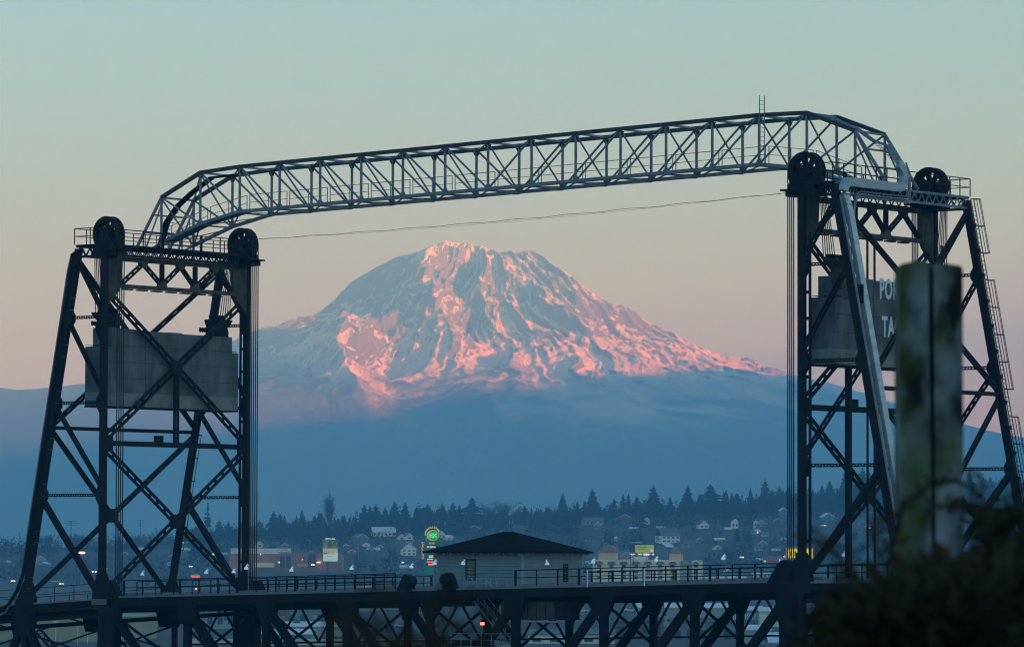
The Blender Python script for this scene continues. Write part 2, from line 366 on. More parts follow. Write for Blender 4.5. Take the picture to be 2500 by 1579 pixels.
def make_tower(s, U0, label, right):
    T = bempty('lift_tower', U0, 0, BG*U0, label=label, cat='bridge tower', group='towers of the lift bridge')
    P = lambda o, v, Z: Vector((s*o, v, Z))
    W = BW; LT = (2.70, 27.0); LB = (8.15, -0.1)
    lo = lambda Z: LB[0] + (LT[0]-LB[0])*(Z-LB[1])/(LT[1]-LB[1])
    for v in (0, W):
        mb = MB().box(-.24, .24, v-.21, v+.21, -14, 27.35)
        for z in np.arange(0.5, 27, 0.55):                     # flange angles and rivet bands stand proud
            mb.box(-.25, .25, v-.216, v-.20, z, z+.03)
        mb.build('leg', m_steel, T)
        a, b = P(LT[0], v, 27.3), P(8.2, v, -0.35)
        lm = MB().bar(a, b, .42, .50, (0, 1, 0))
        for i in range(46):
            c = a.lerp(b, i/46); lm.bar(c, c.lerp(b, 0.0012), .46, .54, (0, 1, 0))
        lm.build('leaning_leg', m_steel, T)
        # foot gussets at deck level
        MB().prism([(s*(-.9), -.45), (s*.9, -.45), (s*.75, .9), (s*.3, 2.3), (s*-.3, 2.3), (s*-.8, .7)], v-.26, v+.26).build('gusset_plate', m_steel, T)
        MB().prism([(s*9.2, -.6), (s*7.2, -.6), (s*7.1, .2), (s*7.5, 1.5), (s*8.2, 1.5), (s*8.8, .2)], v-.25, v+.25).build('gusset_plate', m_steel, T)
        # side bracing between leg and leaning leg
        for z in (22.0, 15.4, 8.25):
            zig(P(.2, v, z), P(lo(z), v, z), .24, (0, 0, 1), t=.08, step=.25).build('strut', m_steel, T)
        laced(P(lo(26.4), v, 26.4), P(.15, v, 22.4), .36, (s, 0, .3), t=.10, step=.55, bat=.26).build('brace', m_steel, T)
        laced(P(lo(21.8), v, 21.8), P(.15, v, 16.3), .36, (s, 0, .3), t=.10, step=.55, bat=.26).build('brace', m_steel, T)
        laced(P(lo(15.2), v, 15.2), P(.15, v, 8.9), .36, (s, 0, .3), t=.10, step=.55, bat=.26).build('brace', m_steel, T)
        MB().bar(P(lo(8.1), v, 8.1), P(.35, v, .6), .36, .42, (0, 1, 0)).build('brace', m_steel, T)
        for z in (22.0, 15.4, 8.3):
            MB().prism([(s*.1, z-1.0), (s*.55, z-.35), (s*.55, z+.3), (s*.1, z+.9)], v-.235, v+.235).build('gusset_plate', m_steel, T)
            x_ = lo(z)
            MB().prism([(s*(x_-.1), z+.8), (s*(x_-.5), z+.2), (s*(x_-.5), z-.3), (s*(x_+.05), z-.9)], v-.235, v+.235).build('gusset_plate', m_steel, T)
        # counterweight guide rail beside the leg
        if not (v == 0 and not right):
            mb = MB().box(s*.66-.07, s*.66+.07, v-.08, v+.08, .4, 24.2)
            for z in (3, 7.5, 12, 14.2, 16, 18.2, 20, 22.4): mb.box(min(s*.2, s*.62), max(s*.2, s*.62), v-.07, v+.07, z, z+.22)
            mb.build('guide_rail', m_steel, T)
        # corner plate box and knee under the sheave
        q = 1 if v == 0 else -1
        v0, v1 = (v+.22*q, v+1.95*q)
        kp = MB().prism([(v0, 26.7), (v1, 26.7), (v+1.75*q, 24.5), (v+1.5*q, 24.0), (v0, 22.9)], -.17, .17, 'x')
        for j in range(14):
            z = 24.4+.16*j; kp.box(-.18, .18, v+.42*q-.02, v+.42*q+.02, z, z+.05); kp.box(-.18, .18, v+1.45*q-.02, v+1.45*q+.02, z, z+.05)
        kp.build('corner_plate', m_plate, T)
        # side truss under the platform edge
        mb = MB()
        mb.bar(P(-.6, v, 27.5), P(2.9, v, 27.5), .16, .18); mb.bar(P(-.3, v, 26.72), P(2.9, v, 26.72), .16, .18)
        for k in range(3):
            mb.bar(P(.25+k*.85, v, 26.8), P(.65+k*.85, v, 27.42), .07); mb.bar(P(.65+k*.85, v, 27.42), P(1.1+k*.85, v, 26.8), .07)
        mb.build('platform_truss', m_steel, T)
    # front portal between the vertical legs
    MB().bar(P(0, .2, 26.55), P(0, W-.2, 26.55), .3, .34, (1, 0, 0)).build('portal_beam', m_plate, T)
    MB().bar(P(0, .2, 24.45), P(0, W-.2, 24.45), .3, .30, (1, 0, 0)).build('portal_beam', m_plate, T)
    cat_ = MB()
    for k in range(7): cat_.box(-.3, .1, 2.2+k*1.7, 3.2+k*1.7, 24.17, 24.27)
    cat_.build('walkway_grating', m_steel, T)
    nod = [2.05, 4.4, 6.6, 8.75, 10.5, 12.75, 14.7]
    for i in range(6):
        z0, z1 = (24.7, 26.3) if i % 2 == 0 else (26.3, 24.7)
        laced((0, nod[i], z0), (0, nod[i+1], z1), .36, (0, 0, 1), t=.09, step=.62, bat=.2).build('portal_brace', m_steel, T)
    for v in (6.6, 10.5): laced((0, v, 24.6), (0, v, 26.35), .38, (0, 1, 0), t=.09, step=.7, bat=.2).build('portal_brace', m_steel, T)
    for i, v in enumerate(nod[1:-1]):
        z = 26.3 if i % 2 == 0 else 24.72
        MB().prism([(v-.5, z+.25*(1 if z > 25.5 else -1)), (v+.5, z+.25*(1 if z > 25.5 else -1)), (v+.42, z), (v+.2, z-.28*(1 if z > 25.5 else -1)), (v-.2, z-.28*(1 if z > 25.5 else -1)), (v-.42, z)], -.17, .17, 'x').build('gusset_plate', m_plate, T)
    # front plane crosses
    def cross(o, zt, zb, v0, v1, solid=False, zc=None):
        zc = (zt+zb)/2; A_ = [(v0, zt), (v1, zb)], [(v1, zt), (v0, zb)]
        vm = (v0+v1)/2
        for (a, b) in A_:
            if solid:
                oa, ob = o(a[1]), o(b[1])
                m2 = MB(); pa, pb = P(oa, a[0], a[1]), P(ob, b[0], b[1]); sd = (pb-pa).cross(Vector((1, 0, 0))).normalized()
                for q in (-1, 1): m2.bar(pa+sd*q*.13, pb+sd*q*.13, .13, .2, sd)
                for j in range(1, 14):
                    c = pa.lerp(pb, j/14); c2 = pa.lerp(pb, j/14+.045); m2.bar(c, c2, .13, .1, sd)
                m2.build('brace', m_steel, T)
            else:
                mid = Vector((0, vm, zc))
                for e in (a, b):
                    laced((0, e[0], e[1]), mid.lerp(Vector((0, e[0], e[1])), .05), .56, (0, 1, 0), t=.15, step=1.02, bat=.26).build('brace', m_steel, T)
        oc = o(zc)
        h = .55
        MB().prism([(vm-h, zc-.35), (vm-.35, zc-h), (vm+.35, zc-h), (vm+h, zc-.35), (vm+h, zc+.35), (vm+.35, zc+h), (vm-.35, zc+h), (vm-h, zc+.35)], s*oc-.15, s*oc+.15, 'x').build('gusset_plate', m_steel, T)
    z0_ = lambda z: 0.0
    cross(z0_, 24.0, 12.65, .25, W-.25); cross(z0_, 11.85, .7, .25, W-.25)
    MB().bar((0, .2, 12.25), (0, W-.2, 12.25), .26, .40, (1, 0, 0)).build('strut', m_steel, T)
    for v in (.5, W-.5): MB().prism([(v-.45, 11.6), (v+.45, 11.6), (v+.45, 12.9), (v-.45, 12.9)], -.16, .16, 'x').build('gusset_plate', m_steel, T)
    MB().box(-.2, .2, 6.0, 6.7, 12.45, 12.95).build('junction_box', m_steel, T)
    laced((0, W/2, 17.8), (0, W/2, 12.45), .5, (0, 1, 0), t=.12, step=.95, bat=.2).build('hanger', m_steel, T)
    # back plane crosses between the leaning legs
    cross(lambda z: lo(z), 26.3, 13.9, .25, W-.25, True); cross(lambda z: lo(z), 13.1, .4, .25, W-.25, True)
    MB().bar(P(lo(13.5), .2, 13.5), P(lo(13.5), W-.2, 13.5), .26, .28, (1, 0, 0)).build('strut', m_steel, T)
    # platform, outer and inner edge trusses
    for o, mm in ((2.85, m_galv if right else m_steel), (-.55, m_steel)):  # right outer truss takes the paler grey for the light falling on it
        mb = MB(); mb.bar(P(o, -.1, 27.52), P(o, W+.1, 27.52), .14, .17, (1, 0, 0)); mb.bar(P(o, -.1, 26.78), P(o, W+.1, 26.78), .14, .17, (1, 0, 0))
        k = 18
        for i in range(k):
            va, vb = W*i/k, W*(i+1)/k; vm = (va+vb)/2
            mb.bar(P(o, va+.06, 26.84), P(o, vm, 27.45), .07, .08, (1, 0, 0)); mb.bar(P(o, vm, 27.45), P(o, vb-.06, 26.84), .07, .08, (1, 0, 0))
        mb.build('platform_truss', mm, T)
    mb = MB()
    for i in range(30): mb.box(min(s*-.5, s*2.8), max(s*-.5, s*2.8), -.3+i*.575, -.3+i*.575+.5, 27.58, 27.63)
    mb.build('platform_deck', m_steel, T)
    zt = 27.63
    railing([P(-.5, 1.6, zt), P(-.5, W-1.6, zt)], 1.15, 2.2, t=.06, parent=T, thick=(2.6, 1.2))
    railing([P(-.5, -.4, zt), P(2.8, -.4, zt), P(2.8, W+.4, zt), P(-.5, W+.4, zt)], 1.25, 1.35, t=.05, parent=T)
    # sheaves
    for v in (.5, W-.5):
        S = empty('sheave', (0, 0, 0)); S.parent = T; S.location = (0.05*s, v, 28.42)
        R0, R1, th = 1.02, 1.30, .30
        def ring(ra, rb, t, n=40):
            mb = MB(); vs = []
            for i in range(n):
                a = 2*math.pi*i/n
                for rr, y in ((ra, -t), (rb, -t), (rb, t), (ra, t)): vs.append((rr*math.cos(a), y, rr*math.sin(a)))
            fs = []
            for i in range(n):
                j = (i+1) % n
                for q in range(4): fs.append((i*4+q, i*4+(q+1) % 4, j*4+(q+1) % 4, j*4+q))
            return mb.add(vs, fs)
        ring(R0, R1, th).build('rim', m_deck_steel, S); fl = ring(1.0, 1.36, .035); 
        for y in (-th-.03, th+.03):
            f2 = ring(1.0, 1.36, .03); f2.v = [(a, b+y, c) for a, b, c in f2.v]; f2.build('flange', m_steel, S)
        hb = ring(.12, .46, .36); hb.build('hub', m_steel, S)
        for k in range(8):
            a = 2*math.pi*k/8 + .2; w1, w0 = .30, .165
            d = Vector((math.cos(a), 0, math.sin(a))); t_ = Vector((-math.sin(a), 0, math.cos(a)))
            pts = [d*.40 - t_*w0, d*.40 + t_*w0, d*.80 + t_*.17, d*1.06 + t_*w1, d*1.06 - t_*w1, d*.80 - t_*.17]
            pp = MB(); vs = [(p.x, -.1, p.z) for p in pts] + [(p.x, .1, p.z) for p in pts]; n = 6
            pp.add(vs, [tuple(range(n-1, -1, -1)), tuple(range(n, 2*n))] + [(i, (i+1) % n, n+(i+1) % n, n+i) for i in range(n)]); pp.build('spoke', m_steel, S)
        for q in (-1, 1):
            y = v+q*.55
            bb = MB().prism([(-1.15, 26.9), (1.15, 26.9), (1.05, 27.55), (.42, 28.1), (.36, 28.6), (-.36, 28.6), (-.42, 28.1), (-1.05, 27.55)], y-.1, y+.1)
            bb.box(-.5, .5, y-.14, y+.14, 28.2, 28.5); bb.box(-.25, .25, y-.16, y+.16, 27.0, 28.1)
            bb.build('bearing_block', m_steel, T)
        MB().box(-1.3, 1.3, v-.62, v+.62, 26.72, 27.1).build('bearing_beam', m_steel, T)
        MB().box(min(s*-.3, s*-1.6), max(s*-.3, s*-1.6), v-.85, v+.85, 27.1, 27.22).build('bracket', m_steel, T)
        rb = MB()
        for k in range(4):
            y = v - .36 + .24*k
            rb.bar((-1.27*s, y, 28.4), (-1.27*s, y, .8), .062)
        rb.build('hoist_rope', m_rope, T)
        rc = MB(); q = 1 if v < 2 else -1
        for k in range(6):
            y = v - .27 + .11*k
            rc.bar((1.27*s, y, 28.4), (s*1.42, (v-.5*q) + q*(.55 + .30*(k if q > 0 else 5-k)), 22.1), .05)
        rc.build('counterweight_rope', m_rope, T)
    return T
TL = make_tower(-1, 0.0, 'steel lift tower with the blank grey counterweight, carrying the lower end of the arched truss', False)
TR = make_tower(1, 64.93, 'dark steel lift tower with a pale duct down its leaning leg, behind the wooden post', True)

def make_cw(s, U0, label, right):
    C = bempty('counterweight', U0, 0, BG*U0, label=label, cat='counterweight', group='concrete counterweights hung in the towers')
    xa, xb = sorted((s*.42, s*2.42)); W = BW
    mb = MB()
    poly = [(.5, 16.2), (16.2, 16.2), (16.2, 19.75), (15.45, 19.75), (15.45, 21.0), (9.5, 21.02), (9.4, 21.1), (5.2, 21.08), (5.1, 21.14), (2.3, 21.2), (1.35, 21.25), (1.35, 19.75), (.5, 19.75)]
    mb.prism(poly, xa, xb, 'x'); mb.build('concrete_block', m_conc, C)
    MB().prism([(.5, 15.15), (16.2, 15.15), (16.2, 16.2), (.5, 16.2)], xa-.004, xb+.004, 'x').build('concrete_band', m_conc2, C)
    MB().box(xa-.03, xb+.03, .45, 16.25, 15.05, 15.15).build('bottom_plate', m_deck_steel, C)
    sm = MB()
    for z in (17.35, 18.6, 19.85):                              # formwork joints, raised a finger's breadth
        sm.box(xa-.012, xb+.012, .52, 16.18, z, z+.025)
    sm.build('form_joint', m_conc, C)
    jt = MB()
    for z in (17.35, 18.6): jt.box(xa-.006, xb+.006, .6, 16.1, z-.03, z)
    jt.box(xa-.006, xb+.006, 1.4, 15.4, 19.82, 19.85)
    for v in (5.2, 13.4): jt.box(xa-.006, xb+.006, v, v+.03, 16.3, 20.9)
    tag(jt.build('dark_joint', m_deck_steel, C), kind='stuff')
    for v, q in ((.55, 1), (16.15, -1)):
        hp = [(v+.75*q, 19.75), (v+.75*q, 20.3), (v+.55*q, 21.1), (v+.7*q, 21.8), (v-.1*q, 22.15), (v-.15*q, 22.4), (v+2.6*q, 22.4), (v+2.55*q, 22.15), (v+2.35*q, 21.8), (v+2.4*q, 19.9)]
        hp = [(v-.1*q, 22.4), (v+2.5*q, 22.4), (v+2.45*q, 22.1), (v+2.3*q, 21.9), (v+2.4*q, 19.6), (v+.85*q, 19.6), (v+.8*q, 20.3), (v+.45*q, 20.9), (v+.4*q, 21.4), (v+.55*q, 21.8), (v+.1*q, 22.1)]
        x1, x2 = (s*1.05, s*1.8) if not right else (s*1.7, s*2.46)
        h = MB().prism(hp, min(x1, x2), max(x1, x2), 'x')
        h.build('hanger_casting', m_plate if right else m_steel, C)
        e = MB()
        for k in range(6):
            y = v + q*(.75+.3*k); e.box(s*1.3-.2, s*1.3+.2, y-.05, y+.05, 22.35, 22.75)
            ry = [(y+.12*math.cos(a), 21.6+.2*math.sin(a)) for a in np.linspace(0, 2*math.pi, 9)[:-1]]
            e.prism(ry, s*2.44-.05, s*2.44+.05, 'x')
        tag(e.build('rope_socket', m_deck_steel, C), kind='stuff')
    return C
make_cw(-1, 0.0, 'blank grey concrete counterweight without lettering, hanging behind large crossed braces', False)
CWR = make_cw(1, 64.93, 'dark grey counterweight painted with white capital letters, partly behind the wooden post', True)
def text_obj(name, body, size, parent, m, loc, rot, ext=0.01, sx=1.0, bold=0.0, align='LEFT', sp=1.0):
    c = bpy.data.curves.new(name, 'FONT'); c.body = body; c.size = size; c.extrude = ext; c.offset = bold; c.align_x = align; c.align_y = 'BOTTOM_BASELINE'; c.resolution_u = 3; c.space_character = sp
    c.materials.append(m); o = bpy.data.objects.new(name, c); COL.objects.link(o); bpy.context.view_layer.update(); me = bpy.data.meshes.new_from_object(o.evaluated_get(bpy.context.evaluated_depsgraph_get())); bpy.data.objects.remove(o); o = bpy.data.objects.new(name, me); COL.objects.link(o); o.parent = parent; o.location = loc; o.rotation_euler = rot; o.scale = (sx, 1, 1); return o
# letters read with +v to the right on the outer face
for body, v, z in (('PORT OF', 5.95, 19.95-.05), ('TACOMA', 6.25, 17.30)):
    text_obj('lettering', body, 1.95, CWR, m_white, (2.44, v, z), (math.pi/2, 0, math.pi/2), sx=.60, bold=.055, sp=1.12)

# ------------------------------------------------------------------ overhead truss
OT = bempty('overhead_truss', 0, 6.5, 0, label='long arched grey steel truss joining the tops of the two lift towers', cat='truss bridge')
PN = 65/16; VW = 3.78
def tz(k): return {0: 31.62, 1: 33.27, 15: 33.27, 16: 31.68}.get(k, 33.43) + BG*k*PN
def bz(k): return {0: 28.05, 1: 29.27, 15: 29.34, 16: 27.75}.get(k, 29.95) + BG*k*PN
def OP(k, q, z): return Vector((k*PN, q*VW, z))
for q in (0, 1):
    for k in range(16):
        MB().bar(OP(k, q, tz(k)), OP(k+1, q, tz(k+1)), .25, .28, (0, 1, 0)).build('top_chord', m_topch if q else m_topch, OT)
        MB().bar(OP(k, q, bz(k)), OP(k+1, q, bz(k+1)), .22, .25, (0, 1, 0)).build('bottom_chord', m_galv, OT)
        a, b = (OP(k, q, tz(k)), OP(k+1, q, bz(k+1))) if k < 8 else (OP(k, q, bz(k)), OP(k+1, q, tz(k+1)))
        MB().bar(a, b, .11, .12, (0, 1, 0)).build('diagonal', m_galv, OT)
    for k in range(17):
        zb = bz(k) if 0 < k < 16 else 26.75 + BG*k*PN
        MB().bar(OP(k, q, tz(k)), OP(k, q, zb), .14, .15, (0, 1, 0)).build('post', m_galv, OT)
    for k, u1 in ((0, -2.75), (16, 65+2.75)):
        zf = 27.62 + BG*u1
        MB().bar(OP(k, q, tz(k)), (u1, q*VW, zf), .16, .2, (0, 1, 0)).build('end_rafter', m_galv, OT)
        s_ = -1 if k == 0 else 1
        MB().bar(OP(k, q, tz(k)-.6) + Vector((s_*.0, 0, 0)), (u1*1.0 - s_*1.1, q*VW, zf+.1), .08, .1, (0, 1, 0)).build('diagonal', m_galv, OT)
        MB().bar(OP(k, q, bz(k)), (k*PN + s_*.9, q*VW, 27.7+BG*k*PN), .12, .12, (0, 1, 0)).build('diagonal', m_galv, OT)
for k in range(17):
    MB().bar(OP(k, 0, tz(k)-.02), OP(k, 1, tz(k)-.02), .14, .14, (1, 0, 0)).build('strut', m_galv, OT)
    MB().bar(OP(k, 0, bz(k)-.1), OP(k, 1, bz(k)-.1), .12, .12, (1, 0, 0)).build('strut', m_galv, OT)
    MB().bar(OP(k, 0, tz(k)-.1), OP(k, 1, bz(k)), .09, .10, (1, 0, 0)).build('sway_brace', m_galv, OT)
    if k: MB().bar(OP(k, 0, tz(k)-.08), OP(k-1, 1, tz(k-1)-.08), .10, .08).build('lateral_brace', m_galv, OT)
    if k: MB().bar(OP(k, 0, bz(k)-.12), OP(k-1, 1, bz(k-1)-.12), .09, .08).build('lateral_brace', m_galv, OT); MB().bar(OP(k-1, 0, bz(k-1)-.15), OP(k, 1, bz(k)-.15), .07, .06).build('lateral_brace', m_galv, OT)
    for q in (0, 1):
        if 0 < k < 16:
            c = OP(k, q, tz(k)-.28); MB().prism([(c.x-.3, c.z+.1), (c.x+.3, c.z+.1), (c.x+.12, c.z-.2), (c.x-.12, c.z-.2)], c.y-.06, c.y+.06).build('gusset_plate', m_topch, OT)
            c = OP(k, q, bz(k)+.1); MB().prism([(c.x-.3, c.z-.05), (c.x+.3, c.z-.05), (c.x+.12, c.z+.25), (c.x-.12, c.z+.25)], c.y-.06, c.y+.06).build('gusset_plate', m_galv, OT)
for k in range(16):
    a, b = OP(k, 0, bz(k)+.12), OP(k+1, 0, bz(k+1)+.12); d = b-a; off = Vector((0, 1.1, 0))
    railing([a+d*.02+off, a+d*.95+off], 1.25, 1.95, t=.04, name='handrail', parent=OT, m=m_galv)
    mb = MB(); n = 8
    mb.bar(a+off*.9+d*.01-Vector((0, 0, .08)), a+d*.99+off*.9-Vector((0, 0, .08)), .9, .05, (0, 1, 0)); mb.build('walkway', m_galv, OT)
for u1, k, s_ in ((-2.75, 0, -1), (67.75, 16, 1)):
    zf = 27.62 + BG*u1
    for f in (.33, .66):
        p = OP(k, 0, tz(k)).lerp(Vector((u1, 0, zf)), f); MB().bar(p-Vector((0, .15, 0)), p+Vector((0, VW+.15, 0)), .1, .12, (1, 0, 0)).build('strut', m_galv, OT)
    # bundle of power cables running down the arched end
    cb = MB()
    for j in range(7):
        y = 1.75 + j*.11
        cb.tube([(k*PN - s_*6.0, y, tz(k-s_*1)-.12), (k*PN - s_*3.4, y, tz(k-s_*1)-.22), (k*PN - s_*1.3, y, tz(k)+.42), (k*PN + s_*.15, y, tz(k)-.55), (k*PN+s_*1.3, y, zf+2.3) if s_ < 0 else (k*PN+1.9, y-.7, 32.3), (k*PN+s_*2.05, y, zf+.2) if s_ < 0 else (68.15, y-1.35, 30.95)], .055, 5)
    cb.build('cable_bundle', m_deck_steel if s_ < 0 else m_galv, OT)
    br = MB()
    for j in range(14):
        t = j/13; p = Vector((k*PN+s_*.15, 0, tz(k)-.55)).lerp(Vector((k*PN+s_*2.05, 0, zf+.2)) if s_ < 0 else Vector((68.15, -1.35, 30.95)), t); br.box(p.x-.03, p.x+.03, p.y+1.68, p.y+2.5, p.z-.02, p.z+.02)
    br.build('cable_tray', m_deck_steel if s_ < 0 else m_galv, OT)
ladder((14.1*PN, -.25, bz(14)), (14.1*PN, -.25, tz(14)+1.35), .42, (1, 0, -.1), name='ladder', parent=OT, m=m_galv, step=.32)
# power line sagging between the towers
for dz, nm in ((0, 'a'), (.12, 'b')):
    a, b = BR(1.1, BW-.6, 28.8), BR(63.7, .3, 28.72); pts = []
    n = 60
    for i in range(n+1):
        t = i/n; p = a.lerp(b, t); p.z -= 4*t*(1-t)*(.22+dz) - (.035*math.sin(i*1.05) if dz == 0 else 0); pts.append(p)
    tag(MB().tube(pts, .017 if dz == 0 else .008, 4).build('power_line', m_rope), 'thicker wavy black cable strung below the arched truss' if dz == 0 else 'hair thin straight wire strung just beside the wavy cable', 'cable', 'cables strung between the towers')

# ducts, conduits and ladders on the leaning legs
def tower_pt(s, U0, o, v, Z): return Vector((s*o, v, Z))
lo_ = lambda Z: 8.15 + (2.70-8.15)*(Z+.1)/27.1
P = lambda o, v, Z: Vector((-o, v, Z))
for j, off in enumerate((.40, .60)):
    pts = [P(2.2, -.28, 27.3), P(2.85+off*.6, -.28, 26.9), P(3.0+off, -.28, 25.6)] + [P(lo_(z)+off, -.28, z) for z in (22, 16, 10, 5, 2.2)] + [P(8.3+off, -.28, .9), P(9.3+off, -.28, -.3 - j*.5), P(11, -.28, -.75 - j*.55), P(14, -.28, -1.0 - j*.55)]
    MB().tube(pts, .15 if j == 0 else .09, 8).build('conduit', m_galv if j else m_steel, TL, True)
steps = MB()
for j in range(28):
    z = 1 + j*.9; 
    if j % 4 < 2: steps.bar(P(lo_(z)-.2, -.25, z), P(lo_(z)-.62, -.25, z), .03)
tag(steps.build('climbing_step', m_galv, TL), kind='stuff')
ladder(P(lo_(1.0)-.55, BW-.4, 1.0), P(lo_(26.2)-.55, BW-.4, 26.2), .34, (0, 1, 0), cage_side=(1, -.2, 0), parent=TL, breaks=(5,))
P2 = lambda o, v, Z: Vector((o, v, Z))
# big rectangular duct on the right tower
def duct(pts, w, h, side, name, parent, m):
    mb = MB()
    for i in range(len(pts)-1): mb.bar(pts[i], Vector(pts[i]).lerp(Vector(pts[i+1]), 1.0), w, h, side)
    return mb.build(name, m, parent)
def swept(pts, w, h, n):          # rectangular section swept along pts lying in a plane with normal n
    n = Vector(n).normalized(); rings = []
    pts = [Vector(p) for p in pts]
    for i, p in enumerate(pts):
        d = (pts[min(i+1, len(pts)-1)]-pts[max(0, i-1)]).normalized(); s1 = n.cross(d).normalized()
        rings.append([p+s1*w/2+n*h/2, p-s1*w/2+n*h/2, p-s1*w/2-n*h/2, p+s1*w/2-n*h/2])
    mb = MB(); vs = [q for r_ in rings for q in r_]; fs = []
    for i in range(len(rings)-1):
        for k in range(4): fs.append((i*4+k, i*4+(k+1) % 4, (i+1)*4+(k+1) % 4, (i+1)*4+k))
    fs += [(3, 2, 1, 0), tuple((len(rings)-1)*4+k for k in range(4))]
    return mb.add(vs, fs)
# the duct hangs on the outer face: comes off the truss end, crosses the platform edge, turns down along the near leaning leg
def arc(c, r, a0, a1, n=6): return [(c[0]+r*math.cos(a0+(a1-a0)*i/n), c[1]+r*math.sin(a0+(a1-a0)*i/n)) for i in range(n+1)]
od = 3.25
path = [(7.15, 29.25), (7.55, 28.95)] + arc((7.05, 28.35), .75, .25, -math.pi/2, 6) + [(6, 27.6), (3, 27.6), (1.2, 27.6)] + arc((.9, 26.95), .65, math.pi/2, math.pi, 5)[1:]
pts = [P2(od, v, z) for v, z in path]
swept(pts, .62, .40, (1, 0, 0)).build('cable_duct', m_duct, TR)
zz = [26.6, 25.4, 22, 18, 14, 10, 6, 3, .5]
pts = [P2(lo_(z)+.62 if z < 26 else od, .42 - .02*(26.6-z)*0, z) for z in zz]
mb = MB(); sw = swept(pts, .34, .62, (0, 1, 0)); sw.build('cable_duct', m_duct, TR)
jn = MB()
for j in range(22):
    z = 26 - j*1.18; c = P2(lo_(z)+.62, .42, z); d = Vector((-.2, 0, 1)).normalized(); jn.bar(c-d*.015, c+d*.015, .66, .37, (0, 1, 0))
tag(jn.build('duct_flange', m_duct, TR), kind='stuff')
MB().box(lo_(19.9)+.42, lo_(19.9)+.86, -.05, .10, 19.2, 20.5).build('access_cover', m_steel, TR)
for j, off in enumerate((.1, .26, .42)):
    z0 = 27.02 - .2*j
    pts = [P2(od+.05, 8.0, 29.4), P2(od+.05, 8.35+.1*j, 28.6), P2(od+.05, 8.35+.1*j, z0+.4), P2(od+.05, 8.1, z0), P2(od+.05, 6, z0), P2(od+.05, 2.2, z0), P2(od+.05, 1.75-.1*j, z0-.3)] + [P2(lo_(z)+.5, 1.0-.12*j, z) for z in (25, 22)]
    MB().tube(pts, .055, 6).build('conduit', m_galv, TR, True)
for j in range(2):
    pts = [P2(lo_(z)+.42+.12*j, -.26, z) for z in (26.6, 22, 16, 10, 4, .5)]
    MB().tube(pts, .10 if j else .13, 7).build('conduit', m_steel if j == 0 else m_galv, TR, True)
ladder(P2(lo_(1.0)+.55, BW+.1, 1.0), P2(lo_(27.4)+.55, BW+.1, 27.4), .40, (0, 1, 0), cage_side=(1, .3, 0), parent=TR, breaks=(4, 9), m=m_steel)
steps = MB()
for j in range(14):
    z = 2 + j*1.8; c = P2(lo_(z)+.3, BW+.1, z); steps.box(c.x-.2, c.x+.1, c.y-.25, c.y+.15, z, z+.28)
tag(steps.build('ladder_bracket', m_steel, TR), kind='stuff')
# tall dark posts standing inside the right tower: hoist guides
for v, w in ((4.6, .36), (7.0, .12), (7.9, .12)):
    MB().bar(P2(.75, v, 24.2 if v > 5 else 23.5), P2(.75, v, .6), w, w).build('guide_rail', m_steel, TR)

# ------------------------------------------------------------------ lift span
LS = bempty('lift_span', 0, 0, 0, label='dark steel lift span deck running between the two towers, carrying the grey cabin', cat='bridge span')
def LZ(u, z=0.0): return z + BG*u
def LP(u, v, z=0.0): return Vector((u, v, z + BG*u))
nodes = [1.0 + 7.85*i for i in range(9)]
for q, v in ((0, 0.0), (1, BW)):
    for i in range(8):
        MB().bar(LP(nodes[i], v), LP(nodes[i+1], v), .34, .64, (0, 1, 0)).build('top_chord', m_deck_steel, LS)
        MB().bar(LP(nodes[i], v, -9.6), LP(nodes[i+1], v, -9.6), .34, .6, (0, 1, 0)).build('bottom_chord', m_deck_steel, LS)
        a, b = (nodes[i], nodes[i+1]) if i < 4 else (nodes[i+1], nodes[i])
        MB().bar(LP(a, v, -.6), LP(b, v, -9.5), .34, .62, (0, 1, 0)).build('diagonal', m_deck_steel, LS)
    MB().bar(LP(-.4, v), LP(nodes[0], v), .34, .64, (0, 1, 0)).build('top_chord', m_deck_steel, LS)
    MB().bar(LP(nodes[8], v), LP(65.4, v), .34, .64, (0, 1, 0)).build('top_chord', m_deck_steel, LS)
    for i, u in enumerate(nodes):
        if q == 0: MB().bar(LP(u, v, -.3), LP(u, v, -9.6), .34, .62, (0, 1, 0)).build('post', m_deck_steel, LS)
        else:
            zig(LP(u, v, -.3), LP(u, v, -9.6), .56, (1, 0, 0), t=.2, step=.38, depth=.3).build('post', m_deck_steel, LS)
        d = 1 if i < 4 else (-1 if i > 4 else 0)
        g = [(-.95, -.28), (.95, -.28), (.95 if d >= 0 else .75, -.9), (.75 if d > 0 else .34, -1.75), (-.34 if d >= 0 else -.75, -1.75), (-.75 if d >= 0 else -.95, -.9)]
        MB().prism([(u+a*1.02, BG*u+b) for a, b in g], v-.2, v+.2).build('gusset_plate', m_deck_steel, LS)
    # railing along the deck edge
    vr = v - .12 if q == 0 else v + .12
    segs = [(2.4, 29.2), (40.3, 63.0)] if q == 0 else [(1.5, 63.5)]
    for a, b in segs:
        railing([LP(a, vr, .5), LP(b, vr, .5)], 1.12, 1.96, t=.055, parent=LS, m=m_steel, thick=(1.3, 1.3) if a > 50 else (2.4, 1.3, 1.6))
    railing([LP(2.0, vr + (1.9 if q == 0 else -1.9), .5), LP(63.0 if q else 28.5, vr + (1.9 if q == 0 else -1.9), .5)], 1.05, 1.96, t=.05, name='railing', parent=LS, m=m_deck_steel)
